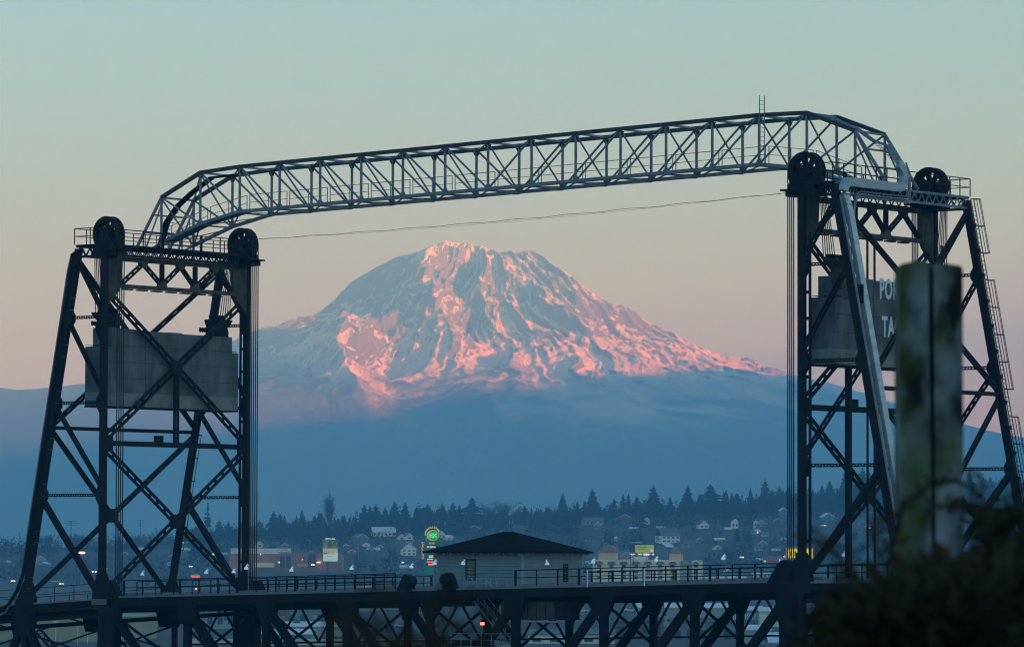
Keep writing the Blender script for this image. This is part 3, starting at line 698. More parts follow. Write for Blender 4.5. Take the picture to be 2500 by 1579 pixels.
for i, u in enumerate(nodes):
    MB().bar(LP(u, .2, -.35), LP(u, BW-.2, -.35), .3, .9, (1, 0, 0)).build('floor_beam', m_deck_steel, LS)
    MB().bar(LP(u, .2, -.9), LP(u, BW-.2, -9.4), .16, .16, (1, 0, 0)).build('sway_brace', m_deck_steel, LS); MB().bar(LP(u, BW-.2, -.9), LP(u, .2, -9.4), .16, .16, (1, 0, 0)).build('sway_brace', m_deck_steel, LS)
MB().hexa([LP(-.4, -.2, .32), LP(65.3, -.2, .32), LP(65.3, BW+.2, .32), LP(-.4, BW+.2, .32), LP(-.4, -.2, .44), LP(65.3, -.2, .44), LP(65.3, BW+.2, .44), LP(-.4, BW+.2, .44)]).build('deck_slab', m_slab, LS)
for v in (2.1, BW-2.1): MB().hexa([LP(-.4, v-.12, .44), LP(65.3, v-.12, .44), LP(65.3, v+.12, .44), LP(-.4, v+.12, .44), LP(-.4, v-.12, .68), LP(65.3, v-.12, .68), LP(65.3, v+.12, .68), LP(-.4, v+.12, .68)]).build('kerb', m_slab, LS)
# thin secondary truss down the middle under the deck
mb = MB().bar(LP(1, 8.4, -3.35), LP(64, 8.4, -3.35), .12, .14, (0, 1, 0)); mb.build('secondary_chord', m_deck_steel, LS)
for i in range(16):
    u = 1.0 + 3.925*i
    MB().bar(LP(u, 8.4, -.4), LP(u+1.96, 8.4, -3.3), .13, .13, (0, 1, 0)).build('secondary_diagonal', m_deck_steel, LS)
    MB().bar(LP(u+3.925, 8.4, -.4), LP(u+1.96, 8.4, -3.3), .13, .13, (0, 1, 0)).build('secondary_diagonal', m_deck_steel, LS)
# rounded rope attachment housings standing on the chord
def housing(u, v, w, h, flip, label, z=.3):
    H = bempty('rope_housing', u, v, BG*u + z, label=label, cat='winch housing', group='dark rounded rope housings on the deck edge')
    pts = [(-w*.95, 0), (w*.5, 0), (w*.52, h*.35), (w*.62, h*.45), (w*.62, h*.72), (w*.35, h*.95), (0, h*1.04), (-w*.22, h*.98), (-w*.42, h*.75), (-w*.85, h*.18)]
    if flip: pts = [(-a, b) for a, b in pts]
    MB().prism(pts, -.3, .3).build('side_plate', m_deck_steel, H)
    ring = [(math.cos(t)*h*.36 + (.16 if not flip else -.16)*w, h*.62 + math.sin(t)*h*.36) for t in np.linspace(0, 2*math.pi, 17)[:-1]]
    MB().prism(ring, -.40, .40).build('drum', m_steel, H)
    MB().box(-w*.9, w*.55, -.42, .42, -.04, .06).build('base_plate', m_steel, H)
    return H
housing(30.35, -.1, .86, 1.2, False, 'dark rounded rope housing left of the cabin, sloping down to the left')
housing(34.2, -.1, .82, 1.25, True, 'dark rounded rope housing in front of the cabin, sloping down to the right')
housing(.95, 0, 1.1, 1.35, True, 'rounded rope housing at the foot of the far tower, in front of its near leg')
housing(1.25, BW, 1.0, 1.3, True, 'rounded rope housing at the foot of the far tower, beside its far leg')
housing(63.6, 0, 1.4, 1.5, False, 'rope housing with a sloping bracket at the foot of the tower with the pale duct')
# foot columns and approach spans
for U0, s_ in ((0.0, -1), (64.93, 1)):
    T = TL if s_ < 0 else TR
    for v in (0, BW):
        a, b = sorted((-s_*1.3, s_*.9)) if v else sorted((-s_*1.6, -s_*.55))
        MB().box(a, b, v-.45, v+.45, -14, -.42).build('foot_column', m_deck_steel, T)
    if s_ < 0: MB().box(-.75, .75, -.36, -.27, -.18, .27).build('bearing_plate', mat('grey_green_plate', (.10, .125, .125), .6), T)
def approach(s_, U0, label, slope, Ln):
    A = bempty('approach_span', U0, 0, BG*U0, label=label, cat='bridge span', group='approach spans on either side of the lift span')
    AP = lambda o, v, z=0.0: Vector((s_*o, v, z + slope*s_*o))
    for v in (0, BW):
        MB().bar(AP(.4, v, -.05), AP(Ln, v, -.05), .34, .5, (0, 1, 0)).build('top_chord', m_deck_steel, A)
        MB().bar(AP(.4, v, -.95), AP(Ln, v, -.95), .34, .34, (0, 1, 0)).build('top_chord', m_deck_steel, A)
        for i in range(int(Ln/8.15)):
            o = 8.15*(i+1); sg = 1 if i % 2 == 0 else -1
            MB().prism([(s_*(o-1.3), slope*s_*o-.3), (s_*(o+1.3), slope*s_*o-.3), (s_*(o+.9), slope*s_*o-1.7), (s_*(o-.9), slope*s_*o-1.7)], v-.22, v+.22).build('gusset_plate', m_deck_steel, A)
            if v == 0:
                MB().bar(AP(o, v, -.6), AP(o, v, -10), .34, .55, (0, 1, 0)).build('post', m_deck_steel, A)
                MB().bar(AP(o, v, -.9), AP(o-5.2, v, -10), .36, .62, (0, 1, 0)).build('diagonal', m_deck_steel, A)
                MB().bar(AP(o, v, -.9), AP(o+5.2, v, -10), .36, .62, (0, 1, 0)).build('diagonal', m_deck_steel, A)
            else:
                zig(AP(o-.6, v, -.6), AP(o-.6, v, -10), .5, (1, 0, 0), t=.16, step=.4).build('post', m_deck_steel, A)
                zig(AP(o-8, v, -6.5), AP(o-1, v, -.7), .62, (0, 0, 1), t=.13, step=.5).build('diagonal', m_deck_steel, A)
            MB().bar(AP(o-4, .2, -.9), AP(o-4, BW-.2, -4.6), .12, .12, (1, 0, 0)).build('sway_brace', m_deck_steel, A)
            MB().bar(AP(o-4, BW-.2, -.9), AP(o-4, .2, -4.6), .12, .12, (1, 0, 0)).build('sway_brace', m_deck_steel, A)
            MB().bar(AP(o-4, .2, -4.7), AP(o-4, BW-.2, -4.7), .3, .3, (1, 0, 0)).build('floor_beam', m_deck_steel, A)
        railing([AP(.8, v + (.1 if v else -.1), .35), AP(Ln, v + (.1 if v else -.1), .35)], 1.12, 2.05, t=.04 if s_ < 0 else .06, parent=A, m=m_steel)
    c = [AP(.42, -.2, .22), AP(Ln, -.2, .22), AP(Ln, BW+.2, .22), AP(.42, BW+.2, .22), AP(.42, -.2, .34), AP(Ln, -.2, .34), AP(Ln, BW+.2, .34), AP(.42, BW+.2, .34)]
    if s_ < 0: c = [c[1], c[0], c[3], c[2], c[5], c[4], c[7], c[6]]
    MB().hexa(c).build('deck_slab', m_slab, A)
approach(-1, 0, 'dark approach span sloping down beyond the blank counterweight tower, with a thin railing', .060, 44)
approach(1, 64.93, 'dark approach span beyond the tower with the pale duct, half hidden by bushes', .018, 34)

# ------------------------------------------------------------------ machinery cabin on the lift span
hu0, hu1, hv0, hv1 = 29.55, 37.75, 4.0, 11.2
zf, ze = 1.32, 3.95
m_siding = mat('grey_lap_siding', (0.155, 0.215, 0.24), 0.75, (0.19, 0.25, 0.275), scale=1.0, stretch=(1, 1, .3))
m_roof = mat('dark_shingle_roof', (0.003, 0.004, 0.005), 0.95, (0.007, 0.0075, 0.009), scale=2.2, bump=.4, detail=8, spec=.05)
m_glass = mat('dark_glass', (0.012, 0.014, 0.016), 0.12, spec=.6)
m_trim = mat('grey_trim', (0.28, 0.32, 0.34), 0.7)
HC = bempty('machinery_cabin', hu0, hv0, 0, label='grey clapboard machinery cabin with a dark hipped roof standing on the lift span', cat='cabin')
hw, hd = hu1-hu0, hv1-hv0
MB().box(.03, hw-.03, .03, hd-.03, zf-.55, ze).build('wall', m_siding, HC)
nb = 12; bh = (ze-(zf-.45))/nb
for i in range(nb):
    z = zf-.45+i*bh
    for (pa, pb, nn) in (((0, 0), (hw, 0), (0, -1)), ((hw, 0), (hw, hd), (1, 0))):
        a = Vector((pa[0], pa[1], z)); b = Vector((pb[0], pb[1], z+.012)); a.z += .012; bh_ = bh-.024; n = Vector((nn[0], nn[1], 0))
        q = MB(); q.hexa([a-n*.03, b-n*.03, b+n*.06, a+n*.06, a-n*.03+Vector((0, 0, bh_)), b-n*.03+Vector((0, 0, bh_)), b+n*.008+Vector((0, 0, bh_)), a+n*.008+Vector((0, 0, bh_))])
        q.build('siding_board', m_siding, HC)
for (x, y) in ((0, 0), (hw, 0), (hw, hd)): MB().box(x-.06, x+.06, y-.06, y+.06, zf-.45, ze).build('corner_trim', m_trim, HC)
ov = .62; rz = ze+1.52
ev = [(-ov, -ov, ze-.06), (hw+ov, -ov, ze-.06), (hw+ov, hd+ov, ze-.06), (-ov, hd+ov, ze-.06)]
r0, r1 = Vector((hw/2-.45, hd/2, rz)), Vector((hw/2+.45, hd/2, rz))
mb = MB(); mb.add(ev+[(a, b, c+.10) for a, b, c in ev]+[r0, r1], [(0, 3, 2, 1), (0, 1, 5, 4), (1, 2, 6, 5), (2, 3, 7, 6), (3, 0, 4, 7), (4, 5, 9, 8), (5, 6, 9), (6, 7, 8, 9), (7, 4, 8)])
RF = mb.build('roof', m_roof, HC)
for i in range(13):
    x = -.1 + i*(hw+.2)/12; MB().box(x-.04, x+.04, -ov+.04, -.01, ze-.20, ze-.065).build('rafter_tail', m_trim, HC)
for i in range(12):
    y = -.1 + i*(hd+.2)/11; MB().box(hw+.01, hw+ov-.04, y-.04, y+.04, ze-.20, ze-.065).build('rafter_tail', m_trim, HC)
def window(x0, x1, z0, z1, face, nx, nz, name='window'):
    """framed window standing proud of the wall; face 'f' is the long front, 'r' the right end"""
    def B(m_, a0, a1, b0, b1, c0, c1):      # a along the wall, b outwards
        return m_.box(a0, a1, -b1, -b0, c0, c1) if face == 'f' else m_.box(hw+b0, hw+b1, a0, a1, c0, c1)
    fr = MB(); t = .06
    B(fr, x0-t, x0, .03, .09, z0-t, z1+t); B(fr, x1, x1+t, .03, .09, z0-t, z1+t); B(fr, x0, x1, .03, .09, z1, z1+t); B(fr, x0, x1, .03, .09, z0-t, z0)
    F = fr.build(name, m_deck_steel, HC)
    pn = MB(); B(pn, x0, x1, .037, .05, z0, z1); pn.build('pane', m_glass, F)
    gb = MB()
    for i in range(1, nx): x = x0+(x1-x0)*i/nx; B(gb, x-.012, x+.012, .05, .07, z0, z1)
    for i in range(1, nz): z = z0+(z1-z0)*i/nz; B(gb, x0, x1, .05, .068, z-.012, z+.012)
    gb.build('glazing_bar', m_trim, F)
window(3.05, 3.85, 1.95, 3.38, 'f', 3, 5)
window(4.9, 5.35, 1.85, 3.05, 'r', 1, 1)
MB().box(-.4, 5.0, -.6, -.05, 1.02, 1.30).build('beam', m_deck_steel, HC)
# maintenance walk in front of the cabin
WK = bempty('access_walkway', 29.3, .6, BG*30+.46, label='pale metal access walkway with thin rails in front of the grey cabin', cat='walkway')
MB().box(-.2, 10.9, -.2, 2.6, 0, .12).build('grating', m_slab, WK)
railing([(0, 0, .12), (3.2, 0, .12)], .8, .8, t=.03, parent=WK, m=m_trim); railing([(5.0, 0, .12), (10.6, 0, .12)], .62, .95, t=.025, parent=WK, m=m_trim)
railing([(4.4, 1.6, .1), (6.9, 1.6, .1)], .75, .42, t=.03, parent=WK, m=m_trim)
for x in (5.2, 6.5): MB().bar((x, 1.5, .85), (x+1.0, 1.2, .1), .04).build('stair_rail', m_trim, WK)
# stairs below the deck
ST = bempty('steel_stair', 35.9, 1.2, BG*35, label='steep steel stair with pale rails going down below the deck', cat='stairs')
for y in (.2, 1.0):
    MB().bar((-.6, y, -.5), (2.4, y, -3.4), .06, .13, (0, 1, 0)).build('stringer', m_trim, ST)
    MB().bar((-.6, y, .4), (2.4, y, -2.5), .05).build('handrail', m_trim, ST)
    for k in range(4):
        c = Vector((-.2+k*.85, y, -.9-k*.82)); MB().bar(c, c+Vector((0, 0, .9)), .04).build('baluster', m_trim, ST)
for k in range(11):
    c = Vector((-.4+k*.27, .6, -.75-k*.262)); MB().box(c.x-.11, c.x+.11, .22, .98, c.z-.015, c.z+.015).build('tread', m_deck_steel, ST)
# cabin hung under the deck, behind bushes
m_under = mat('dull_green_siding', (0.05, 0.065, 0.065), .8, (.075, .09, .09), scale=1.2)
UC = bempty('control_cabin', 27.0, 3.0, BG*30 - 6.0, label='dull green cabin with a two pane window hung below the deck, behind bushes', cat='cabin')
MB().box(2.2, 8.2, 0, 4, -2.6, 1.35).build('wall', m_under, UC)
mb = MB(); mb.add([(1.7, -.5, 1.3), (8.8, -.5, 1.3), (8.8, 4.5, 1.3), (1.7, 4.5, 1.3), (4, 2, 2.7), (6.4, 2, 2.7)], [(0, 3, 2, 1), (0, 1, 5, 4), (1, 2, 5), (2, 3, 4, 5), (3, 0, 4)]); mb.build('roof', m_roof, UC)
F = MB().box(4.35, 6.05, -.09, -.01, .02, .64).build('window', m_trim, UC)
for a in (4.43, 5.24): MB().box(a, a+.73, -.10, -.085, .10, .56).build('pane', m_glass, F)
BXC = bempty('under_deck_room', 38.6, .4, BG*40 - 1.9, label='plain brown box room fixed under the deck right of the grey cabin', cat='room')
MB().box(0, 4.8, 0, 3, 0, 1.3).build('wall', mat('brown_boarding', (.035, .036, .034), .85, (.055, .054, .048), scale=1.5), BXC)
for k in range(1, 6): MB().box(.8*k-.02, .8*k+.02, -.02, 0, .05, 1.25).build('batten', m_deck_steel, BXC)
MB().bar((-.2, -.1, -.1), (5.3, -.1, -.1), .12).build('sill_beam', m_trim, BXC)
PF = bempty('lower_platform', 34.2, -1.0, BG*36 - 5.6, label='small platform with pale rails below the deck, above the bottom edge of the photo', cat='platform')
MB().box(0, 4.6, 0, 2.2, 1.7, 1.85).build('grating', m_slab, PF); railing([(0, 0, 1.85), (4.6, 0, 1.85), (4.6, 2.2, 1.85)], .95, .95, t=.04, parent=PF, m=m_trim)

# ------------------------------------------------------------------ bell shaped double lamps along the deck
m_lampw = mat('lamp_white_enamel', (.70, .78, .85), .3, emit=(.65, .85, 1.0), estr=.10)
def bell(mb, c, s=1.0):
    n = 10; prof = [(0.02, .27), (.05, .26), (.06, .20), (.12, .18), (.16, .12), (.17, .03), (.17, 0), (.0, .0)]
    vs = []; fs = []
    for r_, z in prof:
        for k in range(n): vs.append((c[0]+r_*s*math.cos(2*math.pi*k/n), c[1]+r_*s*math.sin(2*math.pi*k/n), c[2]+z*s))
    for i in range(len(prof)-1):
        for k in range(n): fs.append((i*n+k, i*n+(k+1) % n, (i+1)*n+(k+1) % n, (i+1)*n+k))
    mb.add(vs, fs)
def make_lamp(h, pole, two=True):
    Lm = empty('bridge_lamp')
    if pole: MB().tube([(0, 0, 0), (0, 0, h), (.06, 0, h+.22), (-.02, 0, h+.36), (-.14, 0, h+.34)], .028, 5).build('pole', m_trim, Lm)
    else: MB().tube([(0, .0, h+.1), (0, -.05, h+.36), (-.06, -.12, h+.36), (-.14, -.12, h+.34)], .028, 5).build('bracket', m_trim, Lm)
    hd_ = MB(); y = 0 if pole else -.12
    bell(hd_, (-.16, y, h-.02), 1.0); hd_.build('lamp_shade', m_lampw, Lm)
    if two:
        h2 = MB(); bell(h2, (-.10, y+.15, h+.24), .66); h2.build('lamp_shade', m_lampw, Lm)
    return Lm
lamp0 = make_lamp(1.75, True); wall0 = make_lamp(1.75, False, True)
def on_deck(px, v, ref=1440.0):          # U of the deck point that stands at picture column px on the line v
    d = px_dir(px, ref); t = ((v+BVL) + BX*bsa + BY*bca)/(d.x*bsa + d.y*bca); return (d.x*t - BX)*bca - (d.y*t - BY)*bsa
LAMPS = [(352, BW-.9, 'behind the crossed braces of the far tower, leftmost of them'), (508, BW-.9, 'between the crossed braces of the far tower'), (575, BW-.9, 'just left of the thick far leg of the far tower'), (606, .9, 'in front of the thick far leg of the far tower'),
         (716, BW-.9, 'on the deck right of the ropes of the far tower'), (863, BW-.9, 'on the deck right of the tall white poster sign'), (1009, BW-.9, 'left of the green casino sign pole, on the deck'), (1066, 3.2, 'at the left corner of the grey cabin'),
         (1453, BW-.9, 'just right of the cabin roof, in front of the hotel'), (1607, BW-.9, 'in front of the hotel, right of the green billboard'), (1771, BW-.9, 'alone on the deck right of the hotel'), (2066, BW-.9, 'inside the tower behind the wooden post')]
for i, (px, v, w) in enumerate(LAMPS):
    o = lamp0 if i == 0 else copy_tree(lamp0); u = on_deck(px, v); o.location = BR(u, v, BG*u+.5); o.rotation_euler = (0, 0, -.2)
    tag(o, 'white bell lamp '+w, 'lamp', 'white bell lamps along the bridge deck')
for i, (lx, ly, w) in enumerate(((2.95, 0, 'on the cabin wall above the barred window'), (hw, 2.95, 'on the right hand cabin wall above the small window'))):
    o = wall0 if i == 0 else copy_tree(wall0)
    loc = BR(hu0, hv0, 0) + Vector((lx*bca+ly*bsa, -lx*bsa+ly*bca, 1.30)); o.location = loc; o.rotation_euler = (0, 0, -BA if i == 0 else -BA+math.pi/2)
    tag(o, 'white bell shaped lamp '+w, 'lamp', 'white bell lamps fixed to the cabin')
# two thin white marker posts on the deck edge
for px, w in ((1434, 'just right of the cabin'), (1573, 'in front of the hotel')):
    u = on_deck(px, -.3)
    tag(MB().tube([(0, 0, 0), (0, 0, 1.25)], .045, 8).build('marker_post', m_white), 'white marker post on the deck railing '+w, 'post', 'white posts on the railing').location = BR(u, -.3, BG*u+.3)
# ------------------------------------------------------------------ trees
def gz(x, y): return float(ground_z(np.array(float(x)), np.array(float(y))))
def land(px, py, dmax=3740.0, dmin=1250.0):
    """where the sight line through a picture point meets the land"""
    d = px_dir(px, py); prev = None
    for Y in np.arange(dmin, dmax, 12.0):
        z = CAMZ + d.z/d.y*Y; x = d.x/d.y*Y
        if z <= gz(x, Y): return Vector((x, Y, gz(x, Y)))
    x = d.x/d.y*dmax; return Vector((x, dmax, gz(x, dmax)))
m_bark = mat('bark', (0.04, 0.034, 0.028), 0.95)
m_ever = mat('evergreen_needles', (0.008, 0.014, 0.013), 0.9, (0.024, 0.034, 0.028), scale=.35, spec=.1)
m_bare = mat('bare_twigs', (0.024, 0.022, 0.022), 0.95, (0.048, 0.042, 0.038), scale=.3, spec=.1)
def conifer_crown(seed, h=24.0, wid=4.6, sparse=0.0, ragged=.5, base=.10):
    r_ = random.Random(seed); m = MB(); n = int(h*2.6)
    for i in range(n):
        t = base + (1-base)*(i+r_.random())/n
        z = h*t; rad = wid*(1-t)**.78*(1 + ragged*(r_.random()-.55)) + .25
        if r_.random() < sparse: continue
        if r_.random() < .10: rad *= 1.5
        if r_.random() < .10: rad *= .55
        k = 7 if t < .8 else 5; a0 = r_.random()*6.28
        for j in range(k):
            a = a0 + 6.28*j/k + r_.uniform(-.3, .3); rr = rad*r_.uniform(.6, 1.08)
            c, s_ = math.cos(a), math.sin(a); dr = rr*r_.uniform(.12, .42); w = .35 + rr*.26
            p0 = (0, 0, z); p1 = (c*rr*.55 - s_*w, s_*rr*.55 + c*w, z-dr*.45-.5*r_.random()); p2 = (c*rr, s_*rr, z-dr); p3 = (c*rr*.55 + s_*w, s_*rr*.55 - c*w, z-dr*.45-.5*r_.random())
            p4 = (c*rr*.6, s_*rr*.6, z - dr*.3 + .35 + .1*rr)
            m.add([p0, p1, p2, p3, p4], [(0, 1, 4), (1, 2, 4), (2, 3, 4), (3, 0, 4)])
    m.add([(.25, 0, h*.96), (-.15, .2, h*.96), (-.15, -.2, h*.96), (0, 0, h*1.03)], [(0, 1, 3), (1, 2, 3), (2, 0, 3)])
    return m
def trunk(h, r=.35):
    return MB().tube([(0, 0, -3), (0, 0, h*.5), (0, 0, h*.96)], r, 5, r2=.06)
def bare_crown(seed, h=16.0, wid=6.0, upright=0.0, n=420):
    r_ = random.Random(seed); m = MB()
    def twig(a, b, w):
        a = Vector(a); b = Vector(b); d = (b-a).normalized(); s_ = d.cross(Vector((r_.uniform(-1, 1), r_.uniform(-1, 1), r_.uniform(-1, 1)))).normalized()*w
        s2 = d.cross(s_)*1.0
        m.add([a-s_, a+s_*.5+s2*.8, a+s_*.5-s2*.8, b], [(0, 1, 3), (1, 2, 3), (2, 0, 3)])
    limbs = []
    for i in range(13):
        a = r_.random()*6.28; z0 = h*r_.uniform(.12, .45)*(1-.7*upright); rr = wid*r_.uniform(.4, 1)*(1-upright*.75); p0 = Vector((0, 0, z0))
        p1 = Vector((math.cos(a)*rr, math.sin(a)*rr, min(h*.97, z0 + h*r_.uniform(.3, .55)*(1+upright*.5)))); limbs.append((p0, p1)); twig(p0, p1, .16)
    for i in range(n):
        p0, p1 = limbs[r_.randrange(len(limbs))]; t = r_.uniform(.25, 1); c = p0.lerp(p1, t); L_ = r_.uniform(1.2, 3.4)
        v = Vector((r_.uniform(-1, 1), r_.uniform(-1, 1), r_.uniform(-.15, 1.1+upright*2))).normalized()
        e = c+v*L_; twig(c, e, .05)
        for q in range(2):
            f = c.lerp(e, r_.uniform(.3, .9)); v2 = (v + Vector((r_.uniform(-1, 1), r_.uniform(-1, 1), r_.uniform(-.3, .8)))*.9).normalized(); twig(f, f+v2*L_*.5, .035)
    return m
CON = [conifer_crown(s, 24, w, sp, rg).mesh('crown', m_ever) for s, w, sp, rg in ((1, 4.6, 0, .5), (2, 5.6, .05, .7), (3, 3.7, .08, .6), (4, 5.2, .12, .9), (5, 4.2, 0, .45), (6, 6.3, .02, .5))]
SPARSE = conifer_crown(9, 24, 3.2, .55, 1.2, .35).mesh('crown', m_ever)
BARE = [bare_crown(s, 16, w, 0, n_).mesh('crown', m_bare) for s, w, n_ in ((11, 6.5, 420), (12, 5.2, 360), (13, 7.5, 480))]
POPLAR = bare_crown(15, 16, 5.5, .75, 760).mesh('crown', m_bare)
TR24 = trunk(24).mesh('trunk', m_bark); TR16 = trunk(16, .28).mesh('trunk', m_bark)
def plant_tree(px, top, kind, wscale=1.0, base_py=None, D=3650.0, label=None, group=None, cat='tree', variant=0, parts=True, rr=None):
    rr = rr or rnd
    if base_py is not None: p = land(px, base_py)
    else: x = px_dir(px, 1300).x/px_dir(px, 1300).y*D; p = Vector((x, D, gz(x, D)))
    tp = at(px, top, p.y); h = max(4.0, tp.z - p.z)
    nat, tr = (24.0, TR24) if kind in ('con', 'sparse') else (16.0, TR16)
    cr = {'con': CON[variant % 6], 'sparse': SPARSE, 'bare': BARE[variant % 3], 'poplar': POPLAR}[kind]
    nm = {'con': 'conifer_tree', 'sparse': 'thin_conifer_tree', 'bare': 'bare_tree', 'poplar': 'poplar_tree'}[kind]
    T = empty(nm, p, rr.random()*6.28, label, cat, group); s = h/nat; ws = wscale*(1.45 if kind == 'con' else 1.2); T.scale = (s*ws, s*ws, s)
    link('crown', cr, T); link('trunk', tr, T)
    return T
SKY_TREES = [  # px, top, kind, width, variant, label
 (507, 1226, 'sparse', 1.0, 0, 'thin tall conifer with a tufted top, seen through the far tower beside its leaning leg'),
 (535, 1268, 'con', 1.2, 3, 'bushy conifer just right of the thin tufted one'),
 (558, 1272, 'con', 1.1, 1, 'broad conifer close to the left edge of the thick far leg'),
 (478, 1282, 'con', 1.3, 3, 'ragged low conifer left of the thin tufted one'),
 (634, 1268, 'con', 1.2, 1, 'first conifer to the right of the far tower ropes'),
 (668, 1247, 'con', 1.25, 3, 'ragged conifer, second to the right of the far tower ropes'),
 (694, 1258, 'con', 1.0, 0, 'conifer between the ragged one and the sharp pointed one'),
 (737, 1244, 'con', .95, 4, 'sharp pointed conifer left of the bare poplar'),
 (724, 1258, 'con', 1.0, 2, 'smaller conifer touching the sharp pointed one on its left'),
 (768, 1258, 'con', 1.5, 1, 'leaning topped conifer just left of the bare poplar'),
 (779, 1246, 'con', .7, 3, 'thin spiked conifer touching the bare poplar on its left'),
 (803, 1197, 'poplar', .75, 0, 'tall bare poplar with upright twigs behind the white poster sign'),
 (841, 1257, 'con', 1.0, 0, 'lone small conifer right of the bare poplar'),
 (868, 1259, 'con', 1.2, 3, 'low dark conifer left of the big clump above the white barn roof'),
 (889, 1231, 'con', 1.1, 1, 'leftmost conifer of the big clump above the white barn roofed house'),
 (903, 1234, 'con', 1.0, 0, 'second conifer of the big clump above the white barn roofed house'),
 (917, 1230, 'con', 1.3, 3, 'broad conifer in the middle of the clump above the barn roofed house'),
 (940, 1238, 'con', 1.2, 1, 'flat topped conifer in the clump above the barn roofed house'),
 (963, 1222, 'con', 1.2, 3, 'highest conifer of the clump above the barn roofed house'),
 (989, 1226, 'con', 1.1, 1, 'conifer right of the highest one of the clump'),
 (1017, 1236, 'con', 1.3, 4, 'even cone shaped conifer above and left of the green casino sign'),
 (1043, 1235, 'con', 1.1, 0, 'slim conifer directly above the green casino sign'),
 (1061, 1246, 'con', 1.1, 4, 'small conifer above and right of the green casino sign'),
 (1080, 1228, 'con', 1.2, 3, 'spiky conifer between the casino sign and the cabin roof'),
 (1105, 1227, 'con', 1.4, 1, 'wide conifer left of the big dark cone over the cabin roof'),
 (1122, 1232, 'con', 1.1, 0, 'narrow conifer touching the big dark cone over the cabin roof'),
 (1152, 1215, 'con', 1.45, 5, 'big dark cone shaped conifer above the left slope of the cabin roof'),
 (1184, 1222, 'bare', 1.0, 1, 'tall thin bare tree right of the big dark cone'),
 (1209, 1223, 'bare', 1.2, 0, 'bare tree above the ridge of the cabin roof, left of two'),
 (1233, 1222, 'bare', 1.3, 2, 'bare round tree above the ridge of the cabin roof, right of two'),
 (1281, 1234, 'con', 1.4, 1, 'conifer behind the white colonnaded house'),
 (1309, 1243, 'con', 1.1, 0, 'pale conifer right of the colonnaded house'),
 (1335, 1237, 'con', 1.3, 5, 'dark conifer left of the slim tufted one over the right roof slope'),
 (1354, 1240, 'con', 1.0, 4, 'rounded conifer just left of the slim tufted one'),
 (1374, 1202, 'con', .85, 3, 'slim tall tufted conifer above the right slope of the cabin roof'),
 (1409, 1224, 'con', 1.1, 4, 'small pointed conifer right of the slim tufted one'),
 (1428, 1222, 'con', 1.1, 0, 'conifer left of the tall spire above the hotel left tower'),
 (1446, 1192, 'con', 1.05, 3, 'tall spire conifer above the left tower of the hotel'),
 (1499, 1216, 'con', 1.0, 0, 'pale conifer left of a group of three above the green billboard'),
 (1521, 1205, 'con', .9, 2, 'pale slender conifer, left of three above the green billboard'),
 (1534, 1205, 'con', .9, 4, 'pale slender conifer, right of three above the green billboard'),
 (1555, 1212, 'con', 1.3, 5, 'dark rounded conifer left of the tall one above the right hotel tower'),
 (1595, 1184, 'con', 1.15, 3, 'tall conifer with open branches above the big two storey house'),
 (1636, 1212, 'con', 1.2, 0, 'middle sized conifer between the two tallest open branched ones'),
 (1679, 1184, 'con', 1.1, 3, 'tall thin topped conifer left of the great dark broad one'),
 (1709, 1205, 'con', 1.2, 1, 'shaggy conifer touching the great dark broad one'),
 (1734, 1183, 'con', 1.6, 5, 'great dark broad conifer, heaviest of the skyline'),
 (1767, 1198, 'con', 1.0, 2, 'pale conifer right of the great dark broad one'),
 (1787, 1202, 'con', 1.0, 0, 'pale conifer at the middle of the right hand skyline'),
 (1832, 1190, 'con', .9, 2, 'pale thin conifer left of the last tall spire'),
 (1868, 1170, 'con', 1.0, 3, 'last tall spire conifer before the ropes of the tower behind the post'),
 (1886, 1194, 'con', 1.2, 1, 'conifer right of the last tall spire'),
 (1912, 1186, 'bare', 1.1, 2, 'bare tree beside the ropes of the tower behind the post'),
 (2062, 1152, 'con', 1.0, 2, 'twin topped conifer on the hill seen inside the tower behind the post')]
for px, top, kd, w, v, lb in SKY_TREES: plant_tree(px, top, kd, w, D=3560+rnd.uniform(-70, 60), variant=v, label=lb, group='trees standing on the skyline of the hill')
g1 = 'houses scattered over the wooded hillside'
